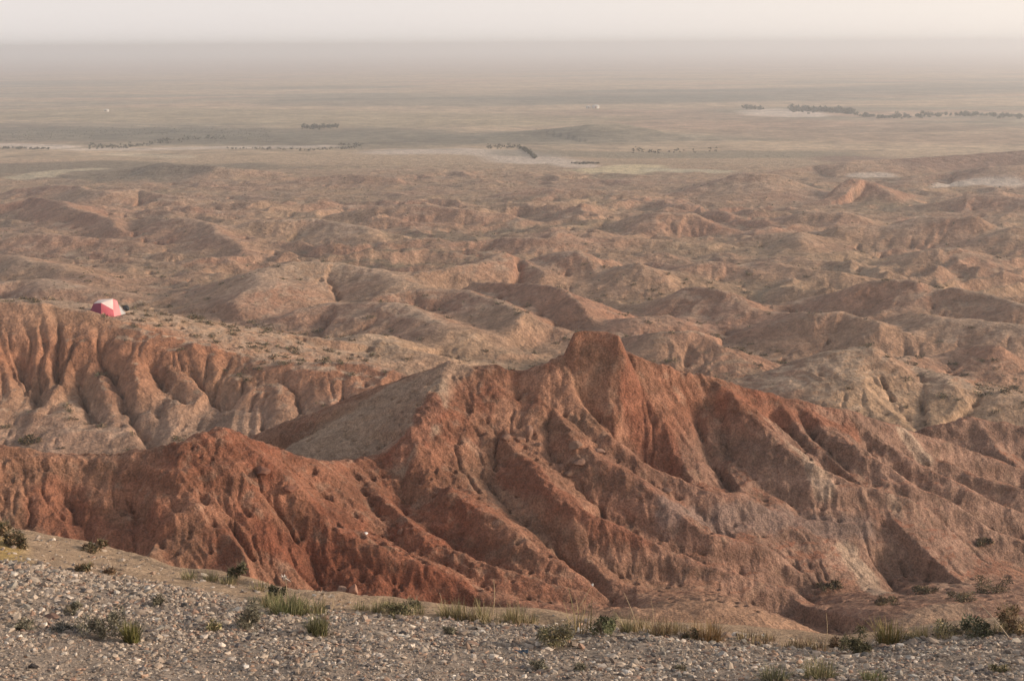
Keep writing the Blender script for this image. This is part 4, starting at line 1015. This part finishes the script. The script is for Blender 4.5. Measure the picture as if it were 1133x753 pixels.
# ------------------------------------------------------------------ light, sky, air
SUN_AZ, SUN_EL = 91.0, 16.0
w = bpy.data.worlds.new('World'); sc.world = w; w.use_nodes = True
nt = w.node_tree; bg = nt.nodes['Background']
sky = nt.nodes.new('ShaderNodeTexSky'); sky.sky_type = 'NISHITA'; sky.sun_disc = False
sky.sun_elevation = math.radians(SUN_EL); sky.sun_rotation = math.radians(SUN_AZ)
sky.air_density = 1.0; sky.dust_density = 4.0; sky.ozone_density = 1.0; sky.altitude = 900
hs = nt.nodes.new('ShaderNodeHueSaturation'); hs.inputs['Saturation'].default_value = .55
nt.links.new(sky.outputs[0], hs.inputs['Color'])
# dusty evening air low in the sky: paler towards the horizon, all round
geo = nt.nodes.new('ShaderNodeTexCoord'); sep = nt.nodes.new('ShaderNodeSeparateXYZ'); nt.links.new(geo.outputs['Generated'], sep.inputs[0])
mr = nt.nodes.new('ShaderNodeMapRange'); mr.interpolation_type = 'SMOOTHSTEP'
mr.inputs['From Min'].default_value = .02; mr.inputs['From Max'].default_value = .95; mr.inputs['To Min'].default_value = .92; mr.inputs['To Max'].default_value = 0.0
nt.links.new(sep.outputs['Z'], mr.inputs['Value'])
wm = nt.nodes.new('ShaderNodeMapRange'); wm.interpolation_type = 'SMOOTHSTEP'; wm.inputs['From Min'].default_value = -.3; wm.inputs['From Max'].default_value = .9
nt.links.new(sep.outputs['X'], wm.inputs['Value'])
cm = nt.nodes.new('ShaderNodeMixRGB'); cm.inputs[1].default_value = (6.7, 6.2, 5.95, 1); cm.inputs[2].default_value = (8.4, 7.4, 6.4, 1)
nt.links.new(wm.outputs[0], cm.inputs[0])
mx = nt.nodes.new('ShaderNodeMixRGB'); nt.links.new(mr.outputs[0], mx.inputs[0]); nt.links.new(hs.outputs[0], mx.inputs[1]); nt.links.new(cm.outputs[0], mx.inputs[2])
nt.links.new(mx.outputs[0], bg.inputs['Color']); bg.inputs['Strength'].default_value = .11
sd = bpy.data.lights.new('sun', 'SUN'); sd.energy = 3.2; sd.angle = math.radians(10.0); sd.color = (1.0, .80, .62)
so = bpy.data.objects.new('sun', sd); COL.objects.link(so)
from mathutils import Vector, Matrix
dirv = Vector((math.sin(math.radians(SUN_AZ)) * math.cos(math.radians(SUN_EL)), math.cos(math.radians(SUN_AZ)) * math.cos(math.radians(SUN_EL)), math.sin(math.radians(SUN_EL))))
so.rotation_euler = dirv.to_track_quat('Z', 'Y').to_euler()

hm = bpy.data.materials.new('pale_haze'); hm.use_nodes = True; ht = hm.node_tree; ht.nodes.clear()
ho = ht.nodes.new('ShaderNodeOutputMaterial'); hv = ht.nodes.new('ShaderNodeVolumePrincipled')
hv.inputs['Color'].default_value = (.90, .945, 1.0, 1); hv.inputs['Density'].default_value = 1 / 2200.0; hv.inputs['Anisotropy'].default_value = 0.4
ht.links.new(hv.outputs[0], ho.inputs['Volume'])
bx = (-60500, 60500, -200, 60500, -54, 12.0)
V = [(x_, y_, z_) for z_ in bx[4:] for y_ in bx[2:4] for x_ in bx[:2]]
me = mesh_np('haze', V, [(0, 2, 3, 1), (4, 5, 7, 6), (0, 1, 5, 4), (2, 6, 7, 3), (0, 4, 6, 2), (1, 3, 7, 5)], smooth=False)
o = link('haze', me, hm); tag(o, kind='stuff')

cd = bpy.data.cameras.new('camera'); cam = bpy.data.objects.new('camera', cd); COL.objects.link(cam)
cd.sensor_width = 36; cd.lens = FPX / 1133 * 36; cd.clip_start = .1; cd.clip_end = 200000
m3 = Matrix([[cam_x[k], cam_y[k], -fwd[k]] for k in range(3)]); cam.matrix_world = m3.to_4x4()
sc.camera = cam
sc.view_settings.view_transform = 'Standard'; sc.view_settings.look = 'None'; sc.view_settings.gamma = 1; sc.view_settings.exposure = 0.32
sc.cycles.volume_bounces = 2
